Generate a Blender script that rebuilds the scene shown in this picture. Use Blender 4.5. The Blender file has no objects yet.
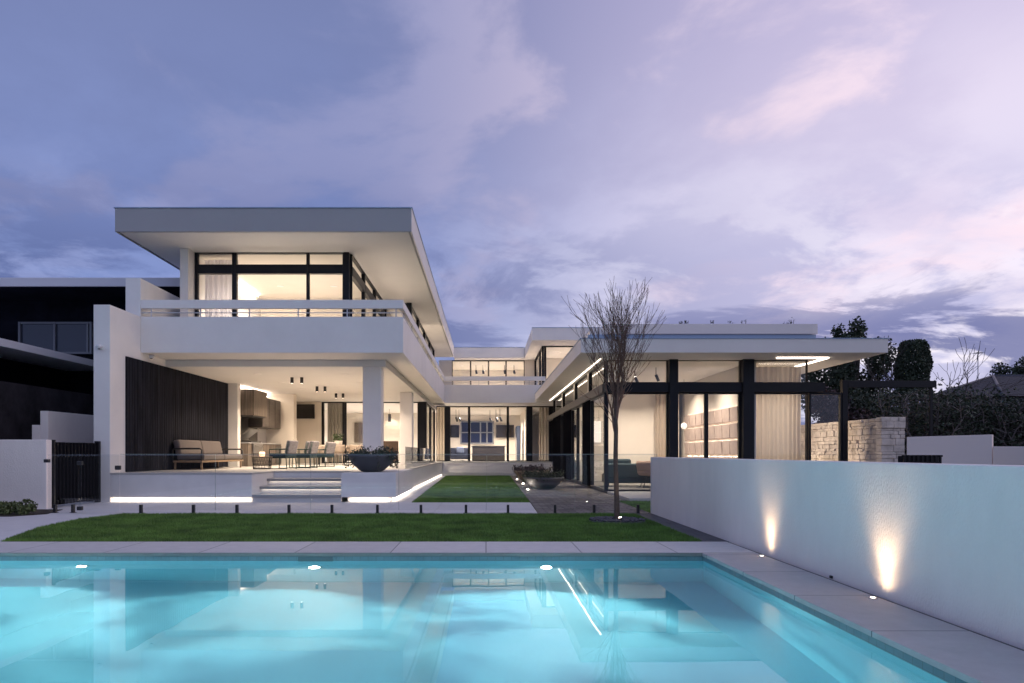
import bpy, bmesh, math, random
import numpy as np
from mathutils import Vector, Matrix
random.seed(7); rng = np.random.default_rng(7)
sc = bpy.context.scene
COL = sc.collection
R = math.radians
F = 683.0; HC = 1.25
def P(px, py, Y): return ((px-486)*Y/F, Y, HC-(py-453)*Y/F)
def X(px, Y): return (px-486)*Y/F
def Z(py, Y): return HC-(py-453)*Y/F

# ------------------------------------------------------------------ materials
MATS = {}
def mat(name, col, rough=.6, metal=0, bump=0, bscale=40, var=0, vscale=1.2, spec=.5, emit=None, estr=0, stretch=None):
    if name in MATS: return MATS[name]
    m = bpy.data.materials.new(name); m.use_nodes = True; nt = m.node_tree
    b = nt.nodes['Principled BSDF']
    b.inputs['Base Color'].default_value = (*col, 1); b.inputs['Roughness'].default_value = rough
    b.inputs['Metallic'].default_value = metal; b.inputs['Specular IOR Level'].default_value = spec
    if emit: b.inputs['Emission Color'].default_value = (*emit, 1); b.inputs['Emission Strength'].default_value = estr
    tc = nt.nodes.new('ShaderNodeTexCoord'); src = tc.outputs['Object']
    if stretch:
        mp = nt.nodes.new('ShaderNodeMapping'); mp.inputs['Scale'].default_value = stretch
        nt.links.new(src, mp.inputs['Vector']); src = mp.outputs['Vector']
    if var:
        n = nt.nodes.new('ShaderNodeTexNoise'); n.inputs['Scale'].default_value = vscale; n.inputs['Detail'].default_value = 6
        n.inputs['Roughness'].default_value = .65
        nt.links.new(src, n.inputs['Vector'])
        r = nt.nodes.new('ShaderNodeMapRange'); r.inputs[1].default_value = .3; r.inputs[2].default_value = .7
        r.inputs[3].default_value = 1-var; r.inputs[4].default_value = 1+var
        nt.links.new(n.outputs['Fac'], r.inputs[0])
        mx = nt.nodes.new('ShaderNodeVectorMath'); mx.operation = 'SCALE'; mx.inputs[0].default_value = col
        nt.links.new(r.outputs[0], mx.inputs['Scale']); nt.links.new(mx.outputs[0], b.inputs['Base Color'])
    if bump:
        n = nt.nodes.new('ShaderNodeTexNoise'); n.inputs['Scale'].default_value = bscale; n.inputs['Detail'].default_value = 4
        nt.links.new(src, n.inputs['Vector'])
        bp = nt.nodes.new('ShaderNodeBump'); bp.inputs['Strength'].default_value = bump; bp.inputs['Distance'].default_value = .02
        nt.links.new(n.outputs['Fac'], bp.inputs['Height']); nt.links.new(bp.outputs[0], b.inputs['Normal'])
    MATS[name] = m; return m
def brickmat(name, c1, c2, cm, w, h, mortar, offset=.5, rough=.7, bump=.4, var=.12, vscale=3, rot=0, plane='xy', shift=(0,0,0)):
    m = bpy.data.materials.new(name); m.use_nodes = True; nt = m.node_tree; L = nt.links
    b = nt.nodes['Principled BSDF']; b.inputs['Roughness'].default_value = rough
    tc = nt.nodes.new('ShaderNodeTexCoord'); mp = nt.nodes.new('ShaderNodeMapping')
    mp.inputs['Location'].default_value = shift
    if plane == 'xz': mp.inputs['Rotation'].default_value = (R(-90), 0, 0)
    else: mp.inputs['Rotation'].default_value = (0, 0, rot)
    L.new(tc.outputs['Object'], mp.inputs[0]); src = mp.outputs[0]
    if plane == 'wall':   # brick courses by height on either vertical face
        sx = nt.nodes.new('ShaderNodeSeparateXYZ'); L.new(tc.outputs['Object'], sx.inputs[0])
        ad = nt.nodes.new('ShaderNodeMath'); ad.operation = 'ADD'; L.new(sx.outputs[0], ad.inputs[0]); L.new(sx.outputs[1], ad.inputs[1])
        cb = nt.nodes.new('ShaderNodeCombineXYZ'); L.new(ad.outputs[0], cb.inputs[0]); L.new(sx.outputs[2], cb.inputs[1]); src = cb.outputs[0]
    br = nt.nodes.new('ShaderNodeTexBrick'); L.new(src, br.inputs['Vector'])
    br.inputs['Color1'].default_value = (*c1,1); br.inputs['Color2'].default_value = (*c2,1); br.inputs['Mortar'].default_value = (*cm,1)
    br.inputs['Scale'].default_value = 1; br.inputs['Brick Width'].default_value = w; br.inputs['Row Height'].default_value = h
    br.inputs['Mortar Size'].default_value = mortar; br.inputs['Mortar Smooth'].default_value = .2; br.offset = offset; br.inputs['Bias'].default_value = 0
    n = nt.nodes.new('ShaderNodeTexNoise'); n.inputs['Scale'].default_value = vscale; n.inputs['Detail'].default_value = 8; n.inputs['Roughness'].default_value = .7
    L.new(tc.outputs['Object'], n.inputs['Vector'])
    r = nt.nodes.new('ShaderNodeMapRange'); r.inputs[1].default_value = .3; r.inputs[2].default_value = .7; r.inputs[3].default_value = 1-var; r.inputs[4].default_value = 1+var
    L.new(n.outputs['Fac'], r.inputs[0])
    mx = nt.nodes.new('ShaderNodeVectorMath'); mx.operation = 'SCALE'; L.new(br.outputs['Color'], mx.inputs[0]); L.new(r.outputs[0], mx.inputs['Scale'])
    L.new(mx.outputs[0], b.inputs['Base Color'])
    inv = nt.nodes.new('ShaderNodeMath'); inv.operation = 'SUBTRACT'; inv.inputs[0].default_value = 1; L.new(br.outputs['Fac'], inv.inputs[1])
    ad = nt.nodes.new('ShaderNodeMath'); ad.operation = 'MULTIPLY_ADD'; L.new(n.outputs['Fac'], ad.inputs[0]); ad.inputs[1].default_value = .3; L.new(inv.outputs[0], ad.inputs[2])
    bp = nt.nodes.new('ShaderNodeBump'); bp.inputs['Strength'].default_value = bump; bp.inputs['Distance'].default_value = .01
    L.new(ad.outputs[0], bp.inputs['Height']); L.new(bp.outputs[0], b.inputs['Normal'])
    MATS[name] = m; return m
def glassmat(name, tint=(.93,.95,.95), base=.065, rough=0):
    m = bpy.data.materials.new(name); m.use_nodes = True; nt = m.node_tree; L = nt.links
    nt.nodes.remove(nt.nodes['Principled BSDF']); out = nt.nodes['Material Output']
    t = nt.nodes.new('ShaderNodeBsdfTransparent'); t.inputs[0].default_value = (*tint,1)
    g = nt.nodes.new('ShaderNodeBsdfGlossy'); g.inputs['Roughness'].default_value = rough
    lw = nt.nodes.new('ShaderNodeLayerWeight'); lw.inputs['Blend'].default_value = .5
    pw = nt.nodes.new('ShaderNodeMath'); pw.operation = 'POWER'; pw.inputs[1].default_value = 5; L.new(lw.outputs['Facing'], pw.inputs[0])
    ma = nt.nodes.new('ShaderNodeMath'); ma.operation = 'MULTIPLY_ADD'; ma.inputs[1].default_value = 1-base; ma.inputs[2].default_value = base; L.new(pw.outputs[0], ma.inputs[0])
    mx = nt.nodes.new('ShaderNodeMixShader'); L.new(ma.outputs[0], mx.inputs[0]); L.new(t.outputs[0], mx.inputs[1]); L.new(g.outputs[0], mx.inputs[2])
    L.new(mx.outputs[0], out.inputs['Surface']); MATS[name] = m; return m
def emat(name, col, s):
    return mat(name, (.8,.8,.8), emit=col, estr=s)

WARM = (1, .78, .57); WARM2 = (1, .84, .69)
render = mat('white_render', (.82,.79,.765), .85, bump=.15, bscale=90, var=.055, vscale=.55)
walls_r = mat('garden_render', (.87,.80,.76), .85, bump=.35, bscale=75, var=.06, vscale=1.1, stretch=(1,1,.45))
soffit = mat('soffit_paint', (.78,.75,.72), .75, var=.02)
fascia = mat('metal_fascia', (.36,.355,.37), .55, metal=.0, var=.03, vscale=.5)
flash = mat('roof_flashing', (.30,.40,.55), .4, metal=.2)
cream = mat('warm_plaster', (.74,.68,.60), .85, var=.03)
black = mat('black_aluminium', (.009,.010,.014), .4, var=.1, spec=.25)
matt = mat('matt_black', (.010,.010,.013), .9, spec=0)
render_w = mat('warm_render', (.80,.755,.72), .85, bump=.12, bscale=120, var=.035, vscale=.7)
terr = mat('terrace_stone', (.78,.75,.73), .7, bump=.1, bscale=40, var=.06, vscale=2)
blackm = mat('black_steel', (.02,.02,.022), .45)
clad = mat('charcoal_timber', (.020,.021,.028), .7, var=.65, spec=.02, vscale=2.2, stretch=(3,3,.25), bump=.2, bscale=18)
stone_floor = brickmat('porcelain_paving', (.50,.48,.46), (.47,.455,.44), (.32,.31,.30), 1.2, .6, .004, offset=0, rough=.45, bump=.12, var=.06)
coping_m = brickmat('coping_stone', (.66,.635,.61), (.58,.56,.54), (.22,.21,.2), 1.2, 1.07, .008, offset=0, rough=.55, bump=.15, var=.09, vscale=5)
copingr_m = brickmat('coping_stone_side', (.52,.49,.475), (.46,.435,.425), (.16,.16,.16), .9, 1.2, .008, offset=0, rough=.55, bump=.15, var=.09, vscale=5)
path_m = brickmat('path_stone', (.66,.65,.65), (.61,.60,.60), (.35,.35,.35), 1.1, 1.1, .004, offset=0, rough=.6, bump=.12, var=.06, vscale=4)
cobble = brickmat('grey_cobbles', (.22,.195,.185), (.085,.075,.072), (.03,.03,.03), .32, .2, .016, offset=.5, rough=.7, bump=.7, var=.45, vscale=3.2)
slate = brickmat('slate_edging', (.085,.085,.095), (.06,.06,.07), (.03,.03,.03), .5, .4, .006, rough=.6, bump=.4, var=.25, vscale=10)
soil = mat('soil', (.035,.028,.02), .95, bump=.8, bscale=30, var=.4, vscale=8)
concrete = mat('grey_concrete', (.33,.33,.34), .7, bump=.2, bscale=30, var=.1, vscale=3)
tile = mat('pool_tile', (.30,.62,.72), .5, var=.05, vscale=.8)
tile_band = brickmat('waterline_tile', (.20,.27,.30), (.17,.24,.27), (.14,.17,.18), .1, .05, .003, offset=0, rough=.3, bump=.2, plane='wall')
wood = mat('oak_veneer', (.12,.095,.075), .5, var=.6, vscale=2.5, stretch=(6,6,.4))
darkwood = mat('smoked_veneer', (.07,.058,.05), .5, var=.35, vscale=2.5, stretch=(.6,.6,5))
darkstone = mat('dark_stone', (.045,.04,.036), .3, var=.6, vscale=3)
steel = mat('brushed_steel', (.45,.44,.43), .3, metal=1)
dark_int = mat('interior_shade', (.008,.008,.012), .9, spec=0)  # near-black: shade of unlit spaces put into the colour
curtain_m = mat('linen_curtain', (.56,.50,.42), .9, var=.05, vscale=6)
sheer_m = mat('sheer_curtain', (.62,.60,.62), .9, var=.05, vscale=6)
darksheer = mat('smoke_curtain', (.20,.19,.17), .9, var=.1, vscale=6)
leafdark = mat('leaf_dark', (.032,.048,.026), .6, var=.5, vscale=3)
leafmid = mat('leaf_mid', (.06,.10,.035), .6, var=.5, vscale=3)
leafpurple = mat('leaf_purple', (.055,.035,.04), .6, var=.5, vscale=4)
bark = mat('bark', (.085,.065,.055), .85, bump=.6, bscale=60, var=.3, vscale=14)
barkt = mat('brown_twig', (.17,.105,.08), .85, var=.3, vscale=14)
barkd = mat('dark_bark', (.075,.06,.055), .85, var=.3, vscale=14)
grassm = mat('grass_blade', (.12,.235,.04), .6, var=.5, vscale=1.6)
grassb = mat('turf', (.055,.10,.02), .9, var=.3, vscale=8)
cush = mat('taupe_fabric', (.13,.112,.108), .9, bump=.2, bscale=200, var=.05)
led = emat('led_strip', WARM2, 6)
led_soft = emat('led_soft', WARM2, 5)
lamp_e = emat('lamp_glow', WARM2, 30)
pool_e = emat('pool_lamp_glow', (.9,1,1), 45)
pane_m = glassmat('window_glass')
fence_m = glassmat('fence_glass', tint=(.955,.97,.975), base=.04)

# ------------------------------------------------------------------ mesh helper
def ident(o, label=None, cat=None, group=None, kind=None):
    if label: o['label'] = label
    if cat: o['category'] = cat
    if group: o['group'] = group
    if kind: o['kind'] = kind
    return o
def empty(name, loc, label, cat, group=None, rz=0):
    o = bpy.data.objects.new(name, None); COL.objects.link(o); o.location = loc; o.rotation_euler.z = rz
    o.empty_display_size = .2
    return ident(o, label, cat, group)
class MB:
    def __init__(s): s.v = []; s.f = []; s.sm = []
    def box(s, x0,x1,y0,y1,z0,z1):
        x0,x1 = min(x0,x1),max(x0,x1); y0,y1 = min(y0,y1),max(y0,y1); z0,z1 = min(z0,z1),max(z0,z1)
        n = len(s.v)
        s.v += [(x0,y0,z0),(x1,y0,z0),(x1,y1,z0),(x0,y1,z0),(x0,y0,z1),(x1,y0,z1),(x1,y1,z1),(x0,y1,z1)]
        s.f += [(n,n+3,n+2,n+1),(n+4,n+5,n+6,n+7),(n,n+1,n+5,n+4),(n+1,n+2,n+6,n+5),(n+2,n+3,n+7,n+6),(n+3,n,n+4,n+7)]; s.sm += [0]*6; return s
    def quad(s, *p):
        n = len(s.v); s.v += [tuple(q) for q in p]; s.f.append(tuple(range(n, n+len(p)))); s.sm.append(0); return s
    def tube(s, pts, rad, n=8, cap=True, smooth=1):
        pts = [Vector(p) for p in pts]
        if not hasattr(rad, '__len__'): rad = [rad]*len(pts)
        b = len(s.v); up = None
        for i,p in enumerate(pts):
            d = (pts[min(i+1,len(pts)-1)]-pts[max(i-1,0)]).normalized()
            if up is None: up = d.orthogonal().normalized()
            u = (up - d*up.dot(d))
            u = u.normalized() if u.length > 1e-6 else d.orthogonal().normalized()
            up = u; w = d.cross(u)
            for k in range(n):
                a = 2*math.pi*k/n; q = p + (u*math.cos(a)+w*math.sin(a))*rad[i]; s.v.append(tuple(q))
        for i in range(len(pts)-1):
            for k in range(n):
                k2 = (k+1)%n; s.f.append((b+i*n+k, b+i*n+k2, b+(i+1)*n+k2, b+(i+1)*n+k)); s.sm.append(smooth)
        if cap:
            s.f.append(tuple(b+k for k in range(n))[::-1]); s.sm.append(0)
            e = b+(len(pts)-1)*n; s.f.append(tuple(e+k for k in range(n))); s.sm.append(0)
        return s
    def lathe(s, prof, c=(0,0,0), n=48, sx=1, sy=1):
        b = len(s.v)
        for r,z in prof:
            for k in range(n):
                a = 2*math.pi*k/n; s.v.append((c[0]+r*sx*math.cos(a), c[1]+r*sy*math.sin(a), c[2]+z))
        for i in range(len(prof)-1):
            for k in range(n):
                k2=(k+1)%n; s.f.append((b+i*n+k,b+i*n+k2,b+(i+1)*n+k2,b+(i+1)*n+k)); s.sm.append(1)
        s.f.append(tuple(b+k for k in range(n))[::-1]); s.sm.append(0)
        e=b+(len(prof)-1)*n; s.f.append(tuple(e+k for k in range(n))); s.sm.append(0)
        return s
    def xf(s, M, start=0):
        for i in range(start, len(s.v)): s.v[i] = tuple(M @ Vector(s.v[i]))
        return s
    def build(s, name, m, parent=None, world=True, bevel=0, seg=2, sub=0, **tags):
        me = bpy.data.meshes.new(name); me.from_pydata(s.v, [], s.f); me.update()
        me.polygons.foreach_set('use_smooth', [bool(q) for q in s.sm])
        me.materials.append(m); o = bpy.data.objects.new(name, me); COL.objects.link(o)
        if parent is not None:
            o.parent = parent
            if world:
                l = Vector(parent.location); pp = parent.parent
                if pp is not None: l = Vector((0,0,0)) + (pp.location if world else 0) if False else l
                o.matrix_parent_inverse = (Matrix.Translation(parent_world(parent)) @ Matrix.Rotation(parent_rz(parent),4,'Z')).inverted()
        if bevel:
            bv = o.modifiers.new('bevel','BEVEL'); bv.width = bevel; bv.segments = seg; bv.limit_method = 'ANGLE'; bv.angle_limit = R(40)
        if sub:
            sb = o.modifiers.new('sub','SUBSURF'); sb.levels = sub; sb.render_levels = sub
        if tags: ident(o, **tags)
        return o
def parent_world(p):
    # roots are the only objects with a location; parts sit at the world origin of their root
    while p.parent is not None: p = p.parent
    return Vector(p.location)
def parent_rz(p):
    while p.parent is not None: p = p.parent
    return p.rotation_euler.z
def child_of_part(name, mb, m, part, **k):
    # sub-part: parts have an identity world matrix when built in world space, so no inverse is needed
    return mb.build(name, m, part, world=False, **k)
def copy_tree(o, parent=None):
    c = o.copy(); COL.objects.link(c); c.parent = parent
    for ch in [q for q in bpy.data.objects if q.parent == o]: copy_tree(ch, c)
    return c
def place(o, loc, rz=0, label=None):
    o.location = loc; o.rotation_euler.z = rz
    if label: o['label'] = label
    return o
def B(*a): return MB().box(*a)
def struct(name, mb, m, **k): return mb.build(name, m, kind='structure', **k)

def area(name, loc, size, power, col=WARM, rot=(0,0,0), sy=None, spread=None):
    l = bpy.data.lights.new(name, 'AREA'); l.energy = power; l.color = col; l.size = size
    if sy: l.shape = 'RECTANGLE'; l.size_y = sy
    if spread: l.spread = spread
    o = bpy.data.objects.new(name, l); COL.objects.link(o); o.location = loc; o.rotation_euler = rot; return o
def spot(name, loc, target, power, ang, col=WARM, blend=.6, r=.03):
    l = bpy.data.lights.new(name, 'SPOT'); l.energy = power; l.color = col; l.spot_size = R(ang); l.spot_blend = blend; l.shadow_soft_size = r
    o = bpy.data.objects.new(name, l); COL.objects.link(o); o.location = loc
    o.rotation_euler = (Vector(target)-Vector(loc)).to_track_quat('-Z','Y').to_euler(); return o
def point(name, loc, power, col=WARM, r=.08):
    l = bpy.data.lights.new(name, 'POINT'); l.energy = power; l.color = col; l.shadow_soft_size = r
    o = bpy.data.objects.new(name, l); COL.objects.link(o); o.location = loc; return o

# ------------------------------------------------------------------ camera
cam = bpy.data.cameras.new('camera'); co = bpy.data.objects.new('camera', cam); COL.objects.link(co)
co.location = (0,0,HC); co.rotation_euler = (R(90),0,0)
cam.sensor_width = 36; cam.lens = 36*F/1024; cam.shift_x = 26/1024; cam.shift_y = 111.5/1024; cam.clip_end = 3000; cam.clip_start = .05
sc.camera = co

# ------------------------------------------------------------------ world: dusk sky
w = bpy.data.worlds.new('World'); sc.world = w; w.use_nodes = True; nt = w.node_tree; L = nt.links
bg = nt.nodes['Background']; bg.inputs['Strength'].default_value = .93
def N(t, **k):
    n = nt.nodes.new(t)
    for a,b in k.items(): setattr(n, a, b)
    return n
def M(op, a, b=None, c=None, clamp=False):
    n = N('ShaderNodeMath', operation=op); n.use_clamp = clamp
    for i,v in enumerate((a,b,c)):
        if v is None: continue
        if isinstance(v,(int,float)): n.inputs[i].default_value = v
        else: L.new(v, n.inputs[i])
    return n.outputs[0]
def ramp(v, a, b, smooth=True):
    n = N('ShaderNodeMapRange'); n.interpolation_type = 'SMOOTHSTEP' if smooth else 'LINEAR'
    n.inputs[1].default_value = a; n.inputs[2].default_value = b; L.new(v, n.inputs[0]); return n.outputs[0]
def lin(c): return tuple(((q/255)/12.92 if q/255 <= .04045 else ((q/255+.055)/1.055)**2.4) for q in c)+(1,)
def mix(f, a, b):
    n = N('ShaderNodeMix', data_type='RGBA'); n.clamp_factor = True
    L.new(f, n.inputs[0]) if not isinstance(f,(int,float)) else None
    if isinstance(f,(int,float)): n.inputs[0].default_value = f
    for s,v in ((6,a),(7,b)):
        if isinstance(v, tuple): n.inputs[s].default_value = lin(v)
        else: L.new(v, n.inputs[s])
    return n.outputs[2]
tc = N('ShaderNodeTexCoord'); sp = N('ShaderNodeSeparateXYZ'); L.new(tc.outputs['Generated'], sp.inputs[0])
dx, dy, dz = sp.outputs
def dot(v):
    n = N('ShaderNodeVectorMath', operation='DOT_PRODUCT'); L.new(tc.outputs['Generated'], n.inputs[0]); n.inputs[1].default_value = Vector(v).normalized(); return n.outputs['Value']
# cloud plane coordinates (clouds flatten towards the horizon)
den = M('ADD', M('MAXIMUM', dz, 0), .24)
cb = N('ShaderNodeCombineXYZ'); L.new(M('DIVIDE', dx, den), cb.inputs[0]); L.new(M('DIVIDE', dy, den), cb.inputs[1])
def noise(scale, detail=6, rough=.55, dist=0, off=(0,0,0), src=None, sc3=(1,1,1), rz=0):
    mp = N('ShaderNodeMapping'); mp.inputs['Location'].default_value = off; mp.inputs['Scale'].default_value = sc3; mp.inputs['Rotation'].default_value = (0,0,rz)
    L.new(src or cb.outputs[0], mp.inputs[0])
    n = N('ShaderNodeTexNoise'); n.inputs['Scale'].default_value = scale; n.inputs['Detail'].default_value = detail; n.inputs['Roughness'].default_value = rough; n.inputs['Distortion'].default_value = dist
    L.new(mp.outputs[0], n.inputs['Vector']); return n.outputs['Fac']
right = ramp(dot((.95,.25,.10)), .05, .80)            # glow side (to the right, behind the hedge)
low = mix(right, (112,134,188), (255,248,255))
mid = mix(right, (130,146,198), (238,228,246))
high = mix(right, (116,127,172), (194,184,218))
c = mix(ramp(dz, .02, .30), low, mid)
c = mix(ramp(dz, .28, .60), c, high)
# greyer veil
veil = ramp(noise(1.0, 10, .58, .3, (9.3,4.1,0)), .44, .62)
c = mix(M('MULTIPLY', veil, .5), c, mix(right, (110,122,168), (198,188,220)))
# soft pink-white high cloud, ragged
pink = ramp(noise(1.75, 11, .57, .35, (3.3,1.7,0)), .50, .63)
c = mix(M('MULTIPLY', pink, M('MULTIPLY', ramp(dz,.10,.26), .9)), c, mix(right, (142,148,190), (250,228,240)))
# grey-blue mottled bank low in the middle and left
mot = ramp(noise(2.0, 12, .60, .3, (5.2,.4,0), sc3=(.9,1.0,1)), .42, .56)
lowband = M('SUBTRACT', 1, ramp(dz, .20, .42))
c = mix(M('MULTIPLY', M('MULTIPLY', mot, lowband), .85), c, mix(right, (92,106,156), (186,186,222)))
# paler gaps between the banks
gp = ramp(noise(2.6, 11, .6, .3, (7.1,2.2,0), sc3=(.85,1.1,1), rz=R(-15)), .52, .62)
c = mix(M('MULTIPLY', M('MULTIPLY', gp, lowband), .6), c, mix(right, (152,164,212), (250,242,252)))
# darker ragged banks low on the right
st = ramp(noise(1.7, 13, .62, .5, (4.7,6.1,0), sc3=(.8,1.2,1), rz=R(-28)), .49, .57)
band2 = M('MULTIPLY', M('SUBTRACT', 1, ramp(dz, .14, .26)), ramp(right, .25, .65))
c = mix(M('MULTIPLY', M('MULTIPLY', st, band2), .9), c, (112,118,166))
# the open sky behind the camera is clearer and paler
back = ramp(dy, .15, -.6)
c = mix(M('MULTIPLY', back, .9), c, mix(right, (158,171,212), (236,224,234)))
below = ramp(dz, .0, -.05)
c = mix(below, c, (60,66,86))
L.new(c, bg.inputs['Color'])

# a faint, very broad twilight glow (the sun itself is below the horizon)
s = bpy.data.lights.new('sun','SUN'); s.energy = .12; s.angle = R(40); s.color = (1,.86,.86)
so = bpy.data.objects.new('sun', s); COL.objects.link(so)
so.rotation_euler = Vector((-.9,-.15,-.42)).to_track_quat('-Z','Y').to_euler()

# ------------------------------------------------------------------ ground & pool
XL, XR, YN, YF = -9.0, 2.73, .9, 8.58        # pool edges
g = MB()
G = -.05
for (a,b,c_,d) in ((-600,600,-300,YN),(-600,600,YF,1500),(-600,XL,YN,YF),(XR,600,YN,YF)):
    g.quad((a,c_,G),(b,c_,G),(b,d,G),(a,d,G))
struct('ground', g, soil)
pool = MB(); D = -1.45; T = -.13
pool.quad((XL,YN,D),(XR,YN,D),(XR,YF,D),(XL,YF,D))
for a,b in (((XL,YF),(XR,YF)),((XR,YF),(XR,YN)),((XR,YN),(XL,YN)),((XL,YN),(XL,YF))):
    pool.quad((*a,D),(*b,D),(*b,T),(*a,T))
struct('pool_shell', pool, tile)
band = MB()
for a,b in (((XL,YF),(XR,YF)),((XR,YF),(XR,YN)),((XR,YN),(XL,YN)),((XL,YN),(XL,YF))):
    band.quad((*a,T),(*b,T),(*b,-.035),(*a,-.035))
struct('pool_waterline', band, tile_band)
cp = MB(); n = .02
cp.box(XL-1.5, 3.40, YF-n, 9.65, -.045, 0)
struct('pool_coping', cp, coping_m, bevel=.006)
cp = MB(); cp.box(XR-n, 3.40, -.5, YF-n-.003, -.045, 0); struct('pool_coping_side', cp, copingr_m, bevel=.006)
cp = MB(); cp.box(XL-1.5, XR-n-.003, -.5, YN+n, -.045, 0); cp.box(XL-1.5, XL+n, YN+n+.003, YF-n-.003, -.045, 0); struct('pool_coping_near', cp, coping_m)
# water: one closed body
wm = bpy.data.materials.new('pool_water'); wm.use_nodes = True; nt2 = wm.node_tree
for q in list(nt2.nodes):
    if q.type != 'OUTPUT_MATERIAL': nt2.nodes.remove(q)
out = [q for q in nt2.nodes][0]
gl = nt2.nodes.new('ShaderNodeBsdfGlass'); gl.inputs['IOR'].default_value = 1.333; gl.inputs['Roughness'].default_value = .0; gl.inputs['Color'].default_value = (1,1,1,1)
va = nt2.nodes.new('ShaderNodeVolumeAbsorption'); va.inputs['Color'].default_value = (.30,.84,.90,1); va.inputs['Density'].default_value = .20
tcw = nt2.nodes.new('ShaderNodeTexCoord'); mpw = nt2.nodes.new('ShaderNodeMapping'); mpw.inputs['Scale'].default_value = (.55,1.0,1)
nw = nt2.nodes.new('ShaderNodeTexNoise'); nw.inputs['Scale'].default_value = 1.1; nw.inputs['Detail'].default_value = 2
bw = nt2.nodes.new('ShaderNodeBump'); bw.inputs['Strength'].default_value = .022; bw.inputs['Distance'].default_value = .05
nt2.links.new(tcw.outputs['Object'], mpw.inputs[0]); nt2.links.new(mpw.outputs[0], nw.inputs['Vector']); nt2.links.new(nw.outputs['Fac'], bw.inputs['Height'])
nt2.links.new(bw.outputs[0], gl.inputs['Normal']); nt2.links.new(gl.outputs[0], out.inputs['Surface']); vs = nt2.nodes.new('ShaderNodeVolumeScatter'); vs.inputs['Color'].default_value = (.75,.97,1,1); vs.inputs['Density'].default_value = .05; vs.inputs['Anisotropy'].default_value = .55
ad2 = nt2.nodes.new('ShaderNodeAddShader'); nt2.links.new(va.outputs[0], ad2.inputs[0]); nt2.links.new(vs.outputs[0], ad2.inputs[1]); nt2.links.new(ad2.outputs[0], out.inputs['Volume'])
e = .004
struct('pool_water', B(XL-e, XR+e, YN-e, YF+e, D-e, -.10), wm)
# steps / bench under water on the right, a submerged ledge
0 and struct('pool_bench', B(XR-.55, XR-.004, YN+.2, YF-.004, D+.002, D+.42), tile, bevel=.02)
B(-2.36,-1.92,YF-.012,YF+.05,-.16,-.05).build('pool_skimmer', mat('skimmer_grey',(.12,.15,.16),.5), bevel=.004, label='dark rectangular skimmer mouth in the far pool wall at the waterline', cat='skimmer')
# underwater lamps
for i,x in enumerate((-8.0,-5.06, -2.14, .75)):
    t = empty('pool_light', (x, YF-.004, -.54), ['round pool lamp glowing under water past the left edge of the photo','round underwater pool lamp glowing at the far wall, leftmost of three seen','round underwater pool lamp glowing at the far wall below the steps, middle of three','round underwater pool lamp glowing at the far wall, nearest the bare tree'][i], 'pool light', 'underwater lamps in the far pool wall')
    MB().tube([(0,0,0),(0,-.03,0)], .085, 24).build('rim', steel, t, world=False)
    MB().tube([(0,-.0301,0),(0,-.036,0)], .06, 24).build('lens', pool_e, t, world=False)
    l_ = spot('pool_lamp_or_fill', (x, YF-.09, -.50), (x-.5, YF-3.2, -1.15), 330, 124, (.86,1,.96), .7, .06).data
    # noise in the beam strength paints the streaks that water ripples would cast
    l_.use_nodes = True; n3 = l_.node_tree; em_ = n3.nodes['Emission']; t3 = n3.nodes.new('ShaderNodeTexCoord'); m3 = n3.nodes.new('ShaderNodeMapping'); m3.inputs['Location'].default_value = (i*2.3,i*1.1,0); m3.inputs['Scale'].default_value = (1.6,5.5,3)
    o3 = n3.nodes.new('ShaderNodeTexNoise'); o3.inputs['Scale'].default_value = 1.3; o3.inputs['Detail'].default_value = 3; o3.inputs['Distortion'].default_value = .9
    r3 = n3.nodes.new('ShaderNodeMapRange'); r3.interpolation_type = 'SMOOTHSTEP'; r3.inputs[1].default_value = .38; r3.inputs[2].default_value = .66; r3.inputs[3].default_value = .45; r3.inputs[4].default_value = 2.1
    n3.links.new(t3.outputs['Normal'], m3.inputs[0]); n3.links.new(m3.outputs[0], o3.inputs['Vector']); n3.links.new(o3.outputs['Fac'], r3.inputs[0]); n3.links.new(r3.outputs[0], em_.inputs['Strength'])
area('pool_lamp_or_fill', (-3.0, YN+.06, -.6), 9.0, 150, (.88,1,.93), (R(90),0,0), .25)  # unseen fill strip along the near wall, brightening the water
area('pool_lamp_or_fill', (XL+.1, 5, -.6), 6, 150, (.88,1,.93), (R(90),0,R(-90)), .25)  # second unseen fill strip, along the left wall

# lawns, paths, paving
LW = [(-7.0,9.66),(-7.55,11.6),(-7.72,13.0),(-7.45,14.05)]
def sheet(name, poly, z, th, m, **k):
    mb = MB(); n_ = len(poly); mb.v = [(x,y,z) for x,y in poly]+[(x,y,z-th) for x,y in poly]
    mb.f = [tuple(range(n_))] + [(i, i+n_, (i+1)%n_+n_, (i+1)%n_) for i in range(n_)]; mb.sm=[0]*len(mb.f)
    return struct(name, mb, m, **k)
lawn1 = [(-6.86,9.655),(3.06,9.655),(3.06,14.05),(-7.45,14.05),(-7.72,13.0),(-7.5,11.4)]
sheet('lawn_base', lawn1, -.012, .03, grassb)
sheet('side_path', [(-13,9.655),(-6.87,9.655),(-7.51,11.4),(-7.73,13.0),(-7.46,14.06),(-7.46,14.1),(-13,14.1)], -.004, .04, path_m)
sheet('garden_path', [(-13,14.104),(1.07,14.104),(1.12,17.3),(-1.9,17.3),(-2.2,37.6),(-2.9,37.6),(-2.9,17.6),(-13,17.6)], -.002, .04, path_m)
lawn2 = [(-1.88,17.32),(1.10,17.32),(1.30,37.5),(-2.18,37.5)]
sheet('courtyard_lawn_base', lawn2, -.012, .03, grassb)
sheet('cobbled_courtyard', [(1.09,14.10),(3.42,14.10),(3.42,17.9),(3.74,17.9),(3.74,37.6),(1.32,37.6),(1.14,17.32)], .0, .04, cobble)
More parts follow.
